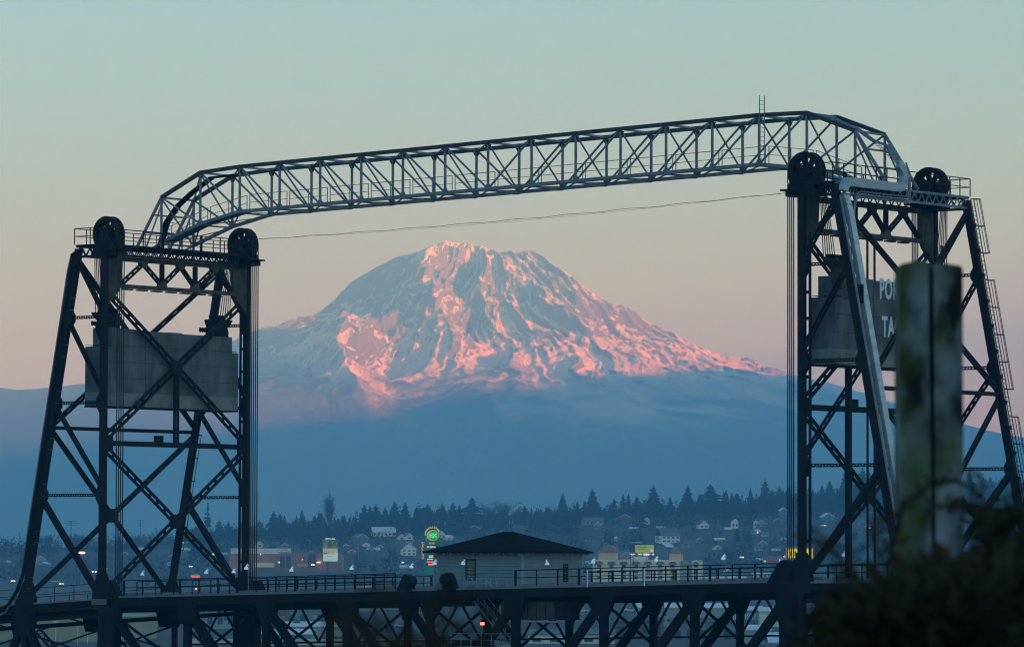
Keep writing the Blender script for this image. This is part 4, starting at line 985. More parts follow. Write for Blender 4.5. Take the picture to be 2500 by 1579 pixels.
HS = [(1719, 1290, 21, 16, 'white', 'dark', 'white house with a wide front gable below the great dark conifer', 'f', .25, 2),
 (1795, 1290, 14, 20, 'white', 'dark', 'narrow steep gabled white house right of the wide gabled one', 'f', .1, 2),
 (1772, 1290, 17, 9, 'grey', 'dark', 'low grey wing left of the narrow steep white house', 's', 0, 3),
 (1638, 1326, 40, 31, 'white', 'grey', 'big two storey pale house with rows of windows above the hotel', 's', .3, 4, 2),
 (1579, 1281, 14, 14, 'cream', 'dark', 'small cream gabled house left of the low white one', 'f', .2, 1),
 (1615, 1288, 18, 10, 'white', 'dark', 'low white house above the big two storey one', 's', .1, 2),
 (1526, 1273, 24, 14, 'brown', 'dark', 'brown house whose pale gable edges draw a wide peak', 'f', .1, 1),
 (1445, 1282, 45, 15, 'grey', 'grey', 'long grey house under the tall spire conifer', 's', -.1, 5),
 (1460, 1294, 14, 15, 'pink', 'grey', 'small pinkish house in front of the long grey one', 'f', .1, 2),
 (1845, 1288, 8, 15, 'white', 'dark', 'tiny upright white house left of the low dark gable near the ropes', 'f', 0, 1),
 (1858, 1286, 22, 14, 'grey', 'dark', 'grey gabled house beside the tiny upright white one', 'f', .2, 2),
 (1899, 1279, 18, 12, 'brown', 'dark', 'dark house with pale gable edges next to the tower ropes', 'f', .1, 1),
 (1914, 1263, 14, 20, 'blue', 'pale', 'pale peaked house highest up beside the tower ropes', 'f', .2, 1, 2),
 (1868, 1309, 14, 8, 'white', 'grey', 'small low white shed like house in the middle of the right slope', 's', 0, 2),
 (1862, 1335, 18, 13, 'grey', 'red', 'house with a reddish roof above the purple billboard', 'f', .1, 2),
 (1853, 1345, 14, 8, 'white', 'grey', 'tiny white house under the red roofed one', 's', .1, 2),
 (1757, 1320, 20, 5, 'white', 'pale', 'long low white building right of the big two storey house', 's', 0, 4),
 (1682, 1337, 22, 18, 'grey', 'grey', 'grey two storey house above the right hotel tower', 's', .2, 2, 2),
 (1708, 1325, 14, 9, 'blue', 'grey', 'bluish small house left of a dark windowed cottage', 'f', .1, 1),
 (1724, 1331, 13, 8, 'pink', 'dark', 'pinkish cottage under the bluish small house', 's', .1, 2),
 (1753, 1342, 17, 11, 'cream', 'dark', 'small dull gabled house left of the lone bridge lamp', 'f', .2, 1),
 (1445, 1323, 24, 11, 'grey', 'dark', 'grey house halfway down the slope above the left hotel tower', 's', .2, 3),
 (1504, 1322, 6, 11, 'white', 'grey', 'very narrow white house above the hotel roof', 'f', 0, 1),
 (1531, 1367, 27, 17, 'pink', 'grey', 'pinkish gabled house just behind the hotel roof', 'f', .1, 0),
 (1635, 1343, 19, 13, 'green', 'pale', 'house with a pale roof slope touching the right hotel tower', 's', .6, 1),
 (938, 1310, 48, 20, 'white', 'pale', 'long white house with a pale barn roof under the big clump of conifers', 's', .1, 6),
 (981, 1317, 14, 12, 'cream', 'dark', 'cream gabled house right of the barn roofed one', 'f', .2, 1),
 (1000, 1318, 14, 14, 'white', 'grey', 'small white house right of the cream gabled one', 'f', .3, 1),
 (999, 1356, 30, 25, 'white', 'red', 'two tier pale house with reddish roof left of the casino sign', 'f', .15, 3, 2),
 (857, 1305, 23, 11, 'green', 'dark', 'greenish gabled house left of the barn roofed one', 'f', .2, 2),
 (884, 1322, 28, 16, 'green', 'grey', 'dull green house in front of the greenish gable', 'f', .4, 2, 2),
 (894, 1334, 15, 8, 'white', 'pale', 'little house showing a bright white triangle roof', 'f', 0, 1),
 (911, 1344, 25, 6, 'white', 'pale', 'low bright white strip of a building right of the poster sign', 's', 0, 3),
 (928, 1341, 13, 8, 'grey', 'grey', 'small grey house at the end of the low bright strip', 'f', .1, 1),
 (859, 1353, 15, 9, 'pink', 'red', 'dark red roofed house just right of the poster sign', 'f', .1, 1),
 (634, 1336, 14, 13, 'cream', 'dark', 'cream gabled house right beside the far tower ropes', 'f', .2, 1),
 (668, 1332, 23, 8, 'grey', 'grey', 'low grey house behind the brick store', 's', .1, 3),
 (695, 1336, 14, 9, 'grey', 'dark', 'small gabled house behind the brick store entrance', 'f', .1, 1),
 (1266, 1277, 58, 12, 'white', 'dark', 'long white house with a row of columns above the cabin roof', 's', 0, 7),
 (1157, 1296, 26, 11, 'brown', 'dark', 'brown house with pale zigzag gable edges over the left roof slope', 'f', .1, 2),
 (1097, 1318, 16, 10, 'cream', 'pale', 'pale roofed house right of the casino sign', 's', .4, 1),
 (1078, 1313, 15, 15, 'white', 'grey', 'white house directly behind the casino sign disc', 'f', .3, 2),
 (1076, 1293, 19, 17, 'white', 'grey', 'white two storey house above the casino sign disc', 's', .1, 2, 2),
 (99, 1378, 21, 18, 'grey', 'dark', 'gabled house with pale edges left of the leaning leg of the far tower', 'f', .1, 1),
 (448, 1346, 25, 5, 'white', 'pale', 'low pale strip of a building behind the far leaning leg', 's', 0, 3),
 (448, 1331, 14, 6, 'blue', 'pale', 'bluish pale roofed house above the low strip behind the far leaning leg', 's', 0, 1),
 (345, 1345, 15, 7, 'green', 'pale', 'greenish house behind the crossing braces of the far tower', 's', .1, 1),
 (2023, 1272, 23, 15, 'blue', 'pale', 'pale peaked house inside the tower behind the wooden post', 'f', .2, 1),
 (2105, 1283, 16, 10, 'blue', 'grey', 'small bluish house behind the pale duct', 's', .1, 1)]
HREC = [(h_[0], h_[2], land(h_[0], h_[1]).y) for h_ in HS]
def hides_house(px, Y):
    return any(abs(px-a) < w*.6+4 and hy-190 < Y < hy+6 for a, w, hy in HREC)
# more trees of the hill
SKYL = [(0, 1318), (60, 1322), (120, 1300), (200, 1306), (235, 1322), (262, 1332), (290, 1325), (330, 1300), (390, 1300), (440, 1305), (470, 1295), (620, 1285), (700, 1272), (760, 1268), (850, 1268), (1000, 1248), (1100, 1250), (1180, 1262), (1300, 1256), (1420, 1240), (1500, 1236), (1600, 1228), (1700, 1220), (1800, 1210), (1900, 1204), (1990, 1186), (2030, 1178), (2070, 1165), (2130, 1160), (2250, 1155), (2370, 1148), (2440, 1155), (2500, 1160)]
skx, sky_ = [p[0] for p in SKYL], [p[1] for p in SKYL]
FILL = []; n_ind = 0; r5 = random.Random(5)
cnt = {'con': 0, 'bare': 0}
for i in range(165):
    px = r5.uniform(-10, 2520)
    if 2180 < px < 2350: continue
    left = px < 440; kd = 'bare' if (left and r5.random() < .85) or r5.random() < .12 else 'con'
    top = np.interp(px, skx, sky_) + r5.gauss(2, 11)
    back = px > 1980
    T_ = plant_tree(px, top, kd, (r5.uniform(.9, 1.5) if kd == 'con' else r5.uniform(1.2, 1.9)), D=3640+r5.uniform(-60, 90), variant=r5.randrange(6), rr=r5,
               label=('dark conifer in the unbroken row of the wooded hill crest' if kd == 'con' else 'bare twiggy tree in the row along the hill crest'), group=('conifers massed along the hill crest' if kd == 'con' else 'bare trees massed along the hill crest'))
    FILL.append((px, 'crest', kd, T_))
# hillside wood below: nearest ones as things, the mass as one
for i in range(110):
    px = r5.uniform(-10, 2500); base = r5.uniform(np.interp(px, [0, 600, 1400, 2500], [1352, 1312, 1275, 1230]), 1398)
    if 2180 < px < 2350: continue
    if 1440 < px < 1720 and base > 1335: continue
    if 590 < px < 850 and base > 1350: continue
    if hides_house(px, land(px, base).y): continue
    kd = 'bare' if r5.random() < .45 else 'con'; hpx = r5.uniform(14, 42)
    T_ = plant_tree(px, base-hpx, kd, r5.uniform(1.0, 1.7), base_py=base, variant=r5.randrange(6), rr=r5,
               label=('small dark conifer between the houses of the hillside' if kd == 'con' else 'small bare tree between the houses of the hillside'), group=('conifers among the hillside houses' if kd == 'con' else 'bare trees among the hillside houses'))
    FILL.append((px, 'slope', kd, T_))
def low_clump(m, p, h, w, r_, bare):
    for i in range(16 if not bare else 22):
        t = r_.random(); a = r_.random()*6.28; rr = w*(1-t)**.6*r_.uniform(.3, 1); z = p.z + h*t
        c = Vector((p.x+math.cos(a)*rr, p.y+math.sin(a)*rr, z)); s_ = (.9 if not bare else .45)*(1.2-t*.6)*h/14
        v = [c + Vector((r_.uniform(-1, 1), r_.uniform(-1, 1), r_.uniform(-.7, .9)))*s_*2.2 for _ in range(4)]
        m.add(v, [(0, 1, 2), (0, 2, 3), (0, 3, 1), (1, 3, 2)])
wood = MB(); brush = MB(); r6 = random.Random(8)
for i in range(7200):
    px = r6.uniform(-60, 2560); Yd = r6.uniform(2650, 3720)**1.0; x = px_dir(px, 1300).x/px_dir(px, 1300).y*Yd; z = gz(x, Yd)
    pyb = HOR - (z-CAMZ)/Yd*FPX
    if 1440 < px < 1720 and pyb > 1345: continue
    if 585 < px < 850 and pyb > 1352: continue
    if hides_house(px, Yd): continue
    if Yd > 3480 and r6.random() < .75: continue
    dens = .97 if Yd > 3300 else .7
    if r6.random() > dens: continue
    b_ = r6.random() < (.85 if px < 440 else .45)
    hh = r6.uniform(7, 14) if Yd > 3300 else r6.uniform(3.5, 9)
    low_clump(brush if b_ else wood, Vector((x, Yd, z)), hh, hh*.42, r6, b_)
def mini_conifer(m, p, h, w, r_):
    n = 9
    for i in range(n):
        t = i/n; z = p.z+h*(.08+.92*t); rr = w*(1-t)**.8*r_.uniform(.7, 1.2)+.3
        for j in range(5):
            a = 6.28*j/5 + r_.random(); a2 = a + r_.uniform(.9, 1.5)
            m.add([(p.x, p.y, z+h*.12), (p.x+math.cos(a)*rr, p.y+math.sin(a)*rr, z-h*.05*r_.random()), (p.x+math.cos(a2)*rr*.8, p.y+math.sin(a2)*rr*.8, z-h*.07*r_.random())], [(0, 1, 2)])
for i in range(1500):
    px = r6.uniform(-60, 2560)
    if px < 430 and r6.random() < .8: continue
    Yd = r6.uniform(3450, 3780); x = px_dir(px, 1300).x/px_dir(px, 1300).y*Yd; z = gz(x, Yd); topz = at(px, float(np.interp(px, skx, sky_)) + abs(r6.gauss(0, 16)) + 3, Yd).z
    hh = min(max(7.0, topz-z), 19)*r6.uniform(.75, 1.0); mini_conifer(wood, Vector((x, Yd, z)), hh, hh*.27, r6)
tag(wood.build('hillside_wood', m_ever), kind='stuff'); tag(brush.build('hillside_brush', m_bare), kind='stuff')

# ------------------------------------------------------------------ houses
PAL = {'white': (.76, .78, .78), 'cream': (.66, .60, .46), 'grey': (.24, .27, .29), 'green': (.14, .19, .17), 'pink': (.26, .20, .20), 'brown': (.12, .09, .07), 'blue': (.14, .20, .28)}
HM = {k: mat('wall_'+k, v, .8) for k, v in PAL.items()}
RM = {k: mat('roof_'+k, v, .85, tuple(a*1.4 for a in v), scale=.8) for k, v in {'dark': (.035, .037, .042), 'pale': (.52, .55, .58), 'red': (.16, .05, .04), 'grey': (.10, .11, .12)}.items()}
m_win = mat('far_window', (0.02, 0.024, 0.03), .3); m_lit = mat('warm_lit_window', (.5, .4, .2), .5, emit=(1.0, .72, .35), estr=.7)
LASTH = [None]
def house(px, base, wpx, hpx, wall, roof, label, gable='f', rot=0.0, win=3, storeys=1, group=None, depth=1.1, dist=None, lit=None):
    p = land(px, base) if dist is None else at(px, base, dist); sc = p.y/FPX; w = wpx*sc*1.15; h = hpx*sc*1.15; d = max(6.0, w*depth); rh = min(h*.5, (w if gable == 'f' else d)*.42); wh = h-rh
    H = empty('house', (p.x, p.y, p.z), rot, label, 'house', group); LASTH[0] = H
    a = w/2
    MB().box(-a, a, 0, d, -4, wh).build('wall', HM[wall], H)
    e = .5; r_ = MB()
    if gable == 'f':
        r_.prism([(-a-e, wh-.25), (0, wh+rh), (a+e, wh-.25), (a+e, wh+.1), (0, wh+rh+.4), (-a-e, wh+.1)], -e, d+e)
        MB().prism([(-a, wh), (a, wh), (0, wh+rh-.05)], .02, .3).build('gable', HM[wall], H)
        tr_ = MB(); tr_.bar((-a-e, -e-.05, wh-.1), (0, -e-.05, wh+rh+.15), .12, .32, (0, 1, 0)); tr_.bar((a+e, -e-.05, wh-.1), (0, -e-.05, wh+rh+.15), .12, .32, (0, 1, 0)); tr_.build('barge_board', HM['white'], H)
    else:
        r_.prism([(-e, wh-.25), (d/2, wh+rh), (d+e, wh-.25), (d+e, wh+.1), (d/2, wh+rh+.3), (-e, wh+.1)], -a-e, a+e, 'x')
    r_.build('roof', RM[roof], H)
    for s_ in range(storeys):
        for i in range(win):
            x = -a + w*(i+.5)/win; z = wh*(s_+.30)/storeys; ww = min(1.0, w/win*.28); hh = min(1.7, wh/storeys*.45)
            MB().box(x-ww, x+ww, -.10, -.02, z, z+hh).build('window', m_lit if lit == i else m_win, H)
    return H
for h_ in HS:
    px, base, w_, hh, wl, rf, lb, gb, rt, wn_ = h_[:10]; house(px, base, w_, hh, wl, rf, lb, gb, rt, wn_, h_[10] if len(h_) > 10 else 1, g1)
r7 = random.Random(21)
for i in range(46):
    px = r7.uniform(10, 2480); base = r7.uniform(np.interp(px, [0, 600, 1400, 2500], [1362, 1322, 1290, 1250]), 1400)
    if 1440 < px < 1720 and base > 1345 or 585 < px < 850 and base > 1352 or 2180 < px < 2350: continue
    house(px, base, r7.uniform(9, 17), r7.uniform(5, 10), r7.choice(['grey', 'white', 'grey', 'blue', 'pink', 'green']), r7.choice(['dark', 'grey', 'pale']), 'small dim house half lost among the hillside trees', r7.choice('fs'), r7.uniform(-.3, .5), 2, 1, 'small dim houses among the hillside trees', lit=0 if r7.random() < .12 else None); FILL.append((px, 'slope', 'house', bpy.data.objects[-1]) if False else (px, 'slope', 'house', LASTH[0]))

MARKS = [(-50, 110, 'at the far left edge'), (110, 245, 'left of the first vertical tower leg'), (245, 420, 'behind the lower left crossed braces'), (420, 620, 'beside the far leg of the left tower'), (620, 720, 'over the left part of the store'), (720, 850, 'around the poster sign'), (850, 1030, 'between poster and casino signs'), (1030, 1180, 'over the left cabin roof slope'), (1180, 1290, 'over the cabin roof ridge'), (1290, 1440, 'over the right cabin roof slope'), (1440, 1530, 'over the left hotel tower'), (1530, 1620, 'over the green billboard'), (1620, 1720, 'over the right hotel tower'), (1720, 1850, 'right of the hotel'), (1850, 1960, 'beside the right tower ropes'), (1960, 2190, 'inside the right tower'), (2190, 2360, 'behind the wooden post'), (2360, 2560, 'right of the wooden post')]
ORD = 'first second third fourth fifth sixth seventh eighth ninth tenth eleventh twelfth thirteenth fourteenth fifteenth sixteenth seventeenth eighteenth nineteenth twentieth'.split()
for a_, b_, w_ in MARKS:
    for zone in ('crest', 'slope'):
        for kd in ('con', 'bare', 'house'):
            l_ = sorted([f for f in FILL if a_ <= f[0] < b_ and f[1] == zone and f[2] == kd], key=lambda f: f[0])
            for i, f in enumerate(l_):
                nm = {'con': 'crest conifer' if zone == 'crest' else 'small slope conifer', 'bare': 'bare crest tree' if zone == 'crest' else 'small bare slope tree', 'house': 'small dim house'}[kd]
                f[3]['label'] = nm + ' ' + w_ + (', ' + ORD[i % 20] + ' from the left' if len(l_) > 1 else '')

# ------------------------------------------------------------------ hotel
def flat_box(name, px0, px1, py0, py1, D, depth, m, parent_loc=None, parent=None, front=0.0):
    a = at(px0, py1, D); b = at(px1, py0, D); o = parent_loc
    return MB().box(a.x-o.x, b.x-o.x, front, front+depth, a.z-o.z, b.z-o.z).build(name, m, parent)
m_hotel = mat('cream_stucco', (.74, .66, .47), .85, (.80, .73, .54), scale=.2); m_hotel2 = mat('grey_cream_stucco', (.42, .40, .36), .85); m_tan = mat('tan_stucco', (.62, .40, .22), .85, (.68, .45, .26), scale=.3)
m_tile = mat('red_tile_roof', (.26, .10, .075), .8, (.34, .15, .11), scale=1.2, detail=6); m_awn = mat('red_awning', (.17, .06, .06), .8)
HD = 2300.0; ho = at(1580, 1430, HD)
HT = empty('hotel', ho, 0, 'cream hotel with two red roofed tan towers and a row of red arched awnings', 'hotel')
FB = lambda n, a, b, c, d, dep, m, f=0.0, par=None: flat_box(n, a, b, c, d, HD, dep, m, ho, par or HT, f)
S_ = HD/FPX
FB('wall', 1448, 1660, 1368, 1450, 15, m_hotel); FB('wall', 1660, 1690, 1369, 1450, 12, m_hotel2, 2.0); FB('wall', 1690, 1715, 1369, 1450, 15, m_hotel, -.6)
FB('parapet', 1446, 1662, 1366, 1369.2, 15.6, m_hotel, -.3); FB('wall', 1541, 1583, 1358, 1366, 8, m_hotel, 3.0)
for k in range(8): FB('battlement', 1691+k*3.0, 1692.6+k*3.0, 1366, 1369, .8, m_hotel, -.7)
for k in range(8): FB('rib', 1662+k*3.6, 1663.2+k*3.6, 1370, 1448, .5, m_hotel2, 1.6)
for x0, x1, ye, ya in ((1459, 1513, 1346, 1327), (1633, 1671, 1349, 1333)):
    c = at((x0+x1)/2, 1368, HD); w = (x1-x0)*S_/2/1.18
    Tm = MB()
    rr = .62; pts = [(math.cos(rr+math.pi/2*k)*w*1.32, math.sin(rr+math.pi/2*k)*w*1.32) for k in range(4)]
    cx_, cz = c.x-ho.x, c.z-ho.z; cy = 3+w; he = (1368-ye)*S_; ha = (1368-ya)*S_
    Tm.prism([(p[0]+cx_, p[1]+cy) for p in pts], cz-1, cz+he, 'z'); TW = Tm.build('roof_tower', m_tan, HT)
    R_ = MB(); e = 1.12; R_.add([(p[0]*e+cx_, p[1]*e+cy, cz+he) for p in pts]+[(p[0]*e+cx_, p[1]*e+cy, cz+he-.3) for p in pts]+[(cx_, cy, cz+ha)], [(0, 1, 8), (1, 2, 8), (2, 3, 8), (3, 0, 8), (7, 6, 5, 4), (0, 4, 5, 1), (1, 5, 6, 2), (2, 6, 7, 3), (3, 7, 4, 0)])
    R_.build('tile_roof', m_tile, TW); FB('cornice', x0-1, x1+1, 1366.4, 1368.4, 1.0, m_tan, -.2)
def awning(pxc, wpx, py):
    c = at(pxc, py, HD); w = wpx*S_/2; h = 8*S_; m = MB(); n = 8; vs = []
    for j, (f, sc) in enumerate(((0.0, 1.0), (-.9, .92), (-1.5, .66))):
        for k in range(n+1):
            t = math.pi*k/n; vs.append((c.x-ho.x+math.cos(t)*w*(1 if j == 0 else sc*1.05), f, c.z-ho.z + math.sin(t)*h*(1.0, .72, .3)[j]))
    fs = [(j*(n+1)+k, j*(n+1)+k+1, (j+1)*(n+1)+k+1, (j+1)*(n+1)+k) for j in range(2) for k in range(n)]
    m.add(vs, fs); return m.build('awning', m_awn, HT)
for i, px in enumerate((1463, 1493, 1523, 1553, 1582, 1612, 1642, 1699)):
    wp = 21 if px < 1690 else 14
    awning(px, wp, 1377)
    for fl in range(4):
        y = 1377+fl*14.0; F = FB('window', px-5, px+5, y, y+7.5, .12, m_win, -.10 if px < 1690 else -.72)
        if px < 1690: FB('air_unit', px-4, px+4, y+8.2, y+10.2, .2, m_hotel2, -.15)
for px in (1478, 1508, 1538, 1567.5, 1597, 1627): FB('pilaster', px-1.2, px+1.2, 1370, 1450, .3, m_hotel, -.25)

# ------------------------------------------------------------------ brick store
m_brick = mat('brick_front', (.32, .145, .09), .85, (.40, .19, .12), scale=.5); BD = 2680.0; bo = at(700, 1384, BD)
BS = empty('brick_store', bo, 0, 'long low brick store with two white framed gabled entrances behind the poster sign', 'store')
FB2 = lambda n, a, b, c, d, dep, m, f=0.0, par=None: flat_box(n, a, b, c, d, BD, dep, m, bo, par or BS, f)
FB2('wall', 560, 835, 1353, 1392, 30, m_brick); FB2('parapet', 559, 836, 1351.5, 1353.5, 1.2, m_brick, -.3)
FB2('roof', 560, 706, 1338, 1351.5, 8, RM['pale'], 12); FB2('side_wing', 828, 836, 1350, 1388, 10, m_brick, -3)
for x0, x1, ya, ye in ((682, 711, 1340, 1350), (750, 770, 1345, 1353)):
    FB2('glass_front', x0, x1, ye, 1384, .5, m_win, -1.2)
    for x in (x0, x1, (x0+x1)/2 if x1-x0 > 25 else x1): FB2('frame_post', x-.7, x+.7, ye, 1385, .6, m_trim, -1.9)
    if x1-x0 > 25: FB2('frame_bar', x0, x1, 1355, 1356.4, .5, m_trim, -1.8); FB2('gable_front', x0+3, x1-3, 1347, 1353, .4, m_brick, -1.75)
    g = MB(); c0 = at(x0-3, ye, BD)-bo; c1 = at((x0+x1)/2, ya, BD)-bo; c2 = at(x1+3, ye, BD)-bo
    for a, b in ((c0, c1), (c2, c1)): g.bar((a.x, -1.6, a.z), (b.x, -1.6, b.z), 1.2, .42, (0, 1, 0))
    g.build('gable_roof', m_trim, BS)
FB2('loading_wall', 620, 670, 1373, 1384, 3, m_hotel, -5); FB2('trailer', 727, 753, 1376, 1382, 2.5, mat('buff_trailer', (.5, .36, .2), .7), -9)
m_wlight = mat('warm_lamp', (1, .8, .5), .5, emit=(1.0, .78, .45), estr=2.2); m_clight = mat('white_lamp', (1, 1, 1), .5, emit=(.85, .93, 1.0), estr=2.0)
for a, b, y, m in ((774, 783, 1371, m_wlight), (680.5, 682.5, 1371, m_wlight), (738, 739.6, 1364, m_clight), (636, 637.5, 1352, m_clight)): FB2('wall_light', a, b, y, y+1.8, .3, m, -2.2)

# ------------------------------------------------------------------ signs
def sign_root(name, px, py, D, label, cat='sign', group=None):
    o = at(px, py, D); return o, empty(name, o, 0, label, cat, group)
def panel(o, par, D, name, a, b, c, d, m, f=0.0, dep=.3): return flat_box(name, a, b, c, d, D, dep, m, o, par, f)
def em(name, col, s): return mat(name, tuple(min(.8, c)*.5 for c in col), .6, emit=col, estr=s*.34)
D = 1500.0; q = D/FPX
o, SG = sign_root('poster_sign', 799, 1445, D, 'tall lit white poster sign on a blue pole in front of the brick store')
m_pole = mat('blue_grey_pole', (.10, .16, .22), .6)
z1 = at(800, 1369, D).z-o.z; MB().tube([(0, .8, -6), (0, .8, z1)], .42, 10).build('pole', m_pole, SG)
BC = panel(o, SG, D, 'cabinet', 786, 826.5, 1317, 1371, m_pole, .1, 1.0)
panel(o, SG, D, 'lit_face', 788.5, 824.5, 1349, 1369.3, em('sign_white', (.62, .86, .82), .42), 0, .06); panel(o, SG, D, 'lit_face', 788.5, 824.5, 1338, 1349, em('sign_pale', (.60, .62, .50), .36), 0, .06)
m_pic = mat('poster_picture', (.10, .16, .10), .6, (.55, .58, .42), scale=.8, detail=6); panel(o, SG, D, 'picture', 788.5, 824.5, 1318.5, 1338, m_pic, 0, .06)
for a, b, c, d, mm in ((800, 812, 1325, 1335, (.20, .16, .12)), (813, 820, 1322, 1332, (.08, .30, .08)), (790, 799, 1328, 1336, (.5, .5, .42))): panel(o, SG, D, 'picture_patch', a, b, c, d, mat('print', mm, .6), -.05, .04)
def words(o, par, D, body, px, py, hpx, m, sx=.8, vertical=False, f=-.12, sp=1.0):
    p = at(px, py, D)-o
    if vertical:
        for i, ch in enumerate(body):
            p = at(px, py+i*hpx*1.12, D)-o; text_obj('letter', ch, hpx*D/FPX*1.35, par, m, (p.x, f, p.z), (math.pi/2, 0, 0), .02, sx, .03)
    else: text_obj('lettering', body, hpx*D/FPX*1.35, par, m, (p.x, f, p.z), (math.pi/2, 0, 0), .02, sx, .02, sp=sp)
words(o, SG, D, 'EXIT 142A', 794.5, 1316.3, 4.0, em('letters_white', (.8, .9, .95), .8), .95, f=0)
words(o, SG, D, 'CUISINE', 789.5, 1352.5, 9.0, mat('orange_print', (.75, .42, .12), .6, emit=(.8, .5, .2), estr=.06), .62)
panel(o, SG, D, 'print_line', 799, 812, 1357, 1357.9, mat('grey_print', (.2, .25, .25), .6), -.05, .04); panel(o, SG, D, 'print_line', 797, 817, 1363, 1363.7, mat('grey_print', (.2, .25, .25), .6), -.05, .04); panel(o, SG, D, 'print_patch', 790, 801, 1349, 1351.5, mat('black_print', (.04, .05, .05), .6), -.05, .04)
# casino sign
D = 1450.0; q = D/FPX
o, CS = sign_root('casino_sign', 1052, 1440, D, 'green casino pylon sign with a glowing green disc, left of the grey cabin')
m_teal = mat('teal_sign_body', (.015, .16, .13), .6, emit=(.01, .20, .16), estr=.06)
panel(o, CS, D, 'pole', 1034, 1041, 1330, 1500, m_teal, .2, .8); panel(o, CS, D, 'body', 1037, 1076, 1318, 1402, m_teal, .1, 1.2); panel(o, CS, D, 'body', 1042, 1073, 1296, 1318, m_teal, .1, 1.2)
def ellipse(px, py, rx, ry, name, m, par, f, dep, n=24):
    c = at(px, py, D)-o; return MB().prism([(c.x+math.cos(6.2832*k/n)*rx*q, c.z+math.sin(6.2832*k/n)*ry*q) for k in range(n)], f, f+dep).build(name, m, par)
ellipse(1057, 1306, 15.5, 13, 'disc_rim', em('gold_neon', (.80, .62, .20), .35), CS, -.15, .3); ellipse(1058.5, 1306, 12.8, 11.6, 'disc', em('green_neon', (.01, .45, .07), .55), CS, -.3, .16)
words(o, CS, D, 'EQC', 1048.5, 1310.5, 9.5, em('green_letters', (.25, 1.0, .45), 1.0), .72, f=-.35)
for k in range(11):
    t = math.pi*(1.02 - k/10*.86); x = 1056+math.cos(t)*17.5; y = 1303-math.sin(t)*16.5
    panel(o, CS, D, 'letter_plate', x-1.6, x+1.6, y-2.4, y+2.4, em('cream_letters', (.75, .66, .32), .35), -.1, .3)
words(o, CS, D, 'CASINO', 1029.2, 1328, 6.4, em('amber_letters', (.85, .42, .10), .7), .85, True, 0)
words(o, CS, D, 'at I-5', 1048, 1327.5, 5.5, em('amber_letters', (.85, .42, .10), .7), .8)
panel(o, CS, D, 'screen', 1040.5, 1075, 1330, 1337, mat('screen_black', (.01, .015, .02), .4), 0, .1); words(o, CS, D, 'GO SEAHA', 1041.5, 1336, 4.2, em('letters_white', (.8, .9, .95), .8), .8)
panel(o, CS, D, 'screen', 1040.5, 1062, 1345, 1380.5, mat('screen_navy', (.01, .03, .09), .4, emit=(.02, .06, .18), estr=.12), 0, .1)
for a, b, c, d, col, s in ((1049, 1052, 1347, 1353, (.8, .9, .95), 1.0), (1054, 1058, 1346, 1354, (.8, .9, .95), 1.0), (1047, 1059, 1355, 1361, (.35, .85, .25), .7), (1042.5, 1058, 1363, 1365.5, (.7, .8, .9), .6), (1042, 1059.5, 1369, 1372.5, (.95, .10, .05), 1.0), (1045.5, 1059.5, 1375, 1379, (1.0, .13, .06), 1.3)): panel(o, CS, D, 'screen_patch', a, b, c, d, em('screen_print', col, s), -.06, .05)
# green billboard
D = 2050.0
o, GB = sign_root('billboard', 1570, 1425, D, 'lit yellow green billboard on dark posts above the hotel roof', group='billboards')
panel(o, GB, D, 'frame', 1549, 1598.4, 1328, 1349.4, m_deck_steel, .1, .8); m_yg = mat('yellow_green_face', (.42, .56, .12), .6, (.52, .60, .14), scale=.15, emit=None); m_yg.node_tree.nodes['Principled BSDF'].inputs['Emission Color'].default_value = (.45, .62, .12, 1); m_yg.node_tree.nodes['Principled BSDF'].inputs['Emission Strength'].default_value = .06
panel(o, GB, D, 'face', 1550.5, 1597, 1329.3, 1348, m_yg, 0, .09); [panel(o, GB, D, 'print_line', x0_, x1_, y0_, y0_+1.1, mat('dark_print', (.06, .08, .03), .6), -.05, .04) for x0_, x1_, y0_ in ((1555, 1569, 1335), (1570, 1579, 1334.6), (1555, 1573, 1338.6))]
ellipse_m = em('logo_white', (.7, .8, .75), .4)
c = at(1591, 1343.5, D)-o; MB().prism([(c.x+math.cos(.5236*k)*.75, c.z+math.sin(.5236*k)*.8) for k in range(12)], -.05, -.01).build('logo', ellipse_m, GB)
for px in (1540, 1546): panel(o, GB, D, 'post', px-1, px+1, 1324, 1430, m_deck_steel, 1.0, .5)
panel(o, GB, D, 'rear_face', 1540, 1567, 1323, 1324.6, RM['pale'], .9, 1.0)
for px in (1541, 1547, 1559, 1564, 1594): panel(o, GB, D, 'floodlight', px-.9, px+.9, 1351.3, 1353.2, m_wlight if px < 1550 else m_clight, -.6, .4)
# purple and red billboard, yellow sign
D = 2200.0
o, PB = sign_root('billboard', 1899, 1425, D, 'red and purple billboard with a white nought beside the tower ropes', group='billboards')
panel(o, PB, D, 'frame', 1872.5, 1926, 1357.5, 1375.5, m_trim, .1, .8); panel(o, PB, D, 'red_face', 1874, 1897.5, 1359, 1374, mat('red_print', (.25, .03, .04), .6, (.35, .16, .18), scale=.5), 0, .09); panel(o, PB, D, 'purple_face', 1898.5, 1925, 1359, 1374, em('purple_face', (.10, .09, .42), .45), 0, .09)
words(o, PB, D, '0', 1902, 1369.5, 6.5, em('letters_white', (.8, .9, .95), .8), .7, f=-.05); panel(o, PB, D, 'post', 1897, 1900, 1375, 1440, m_deck_steel, .3, .6)
for px, py in ((1867, 1369), (1914.5, 1357.5)): panel(o, PB, D, 'floodlight', px-1, px+1, py-1, py+1, m_wlight, -.8, .3)
o, YS = sign_root('yellow_sign', 1953, 1425, D, 'tall yellow lit sign half hidden behind the leg of the tower beside the purple billboard')
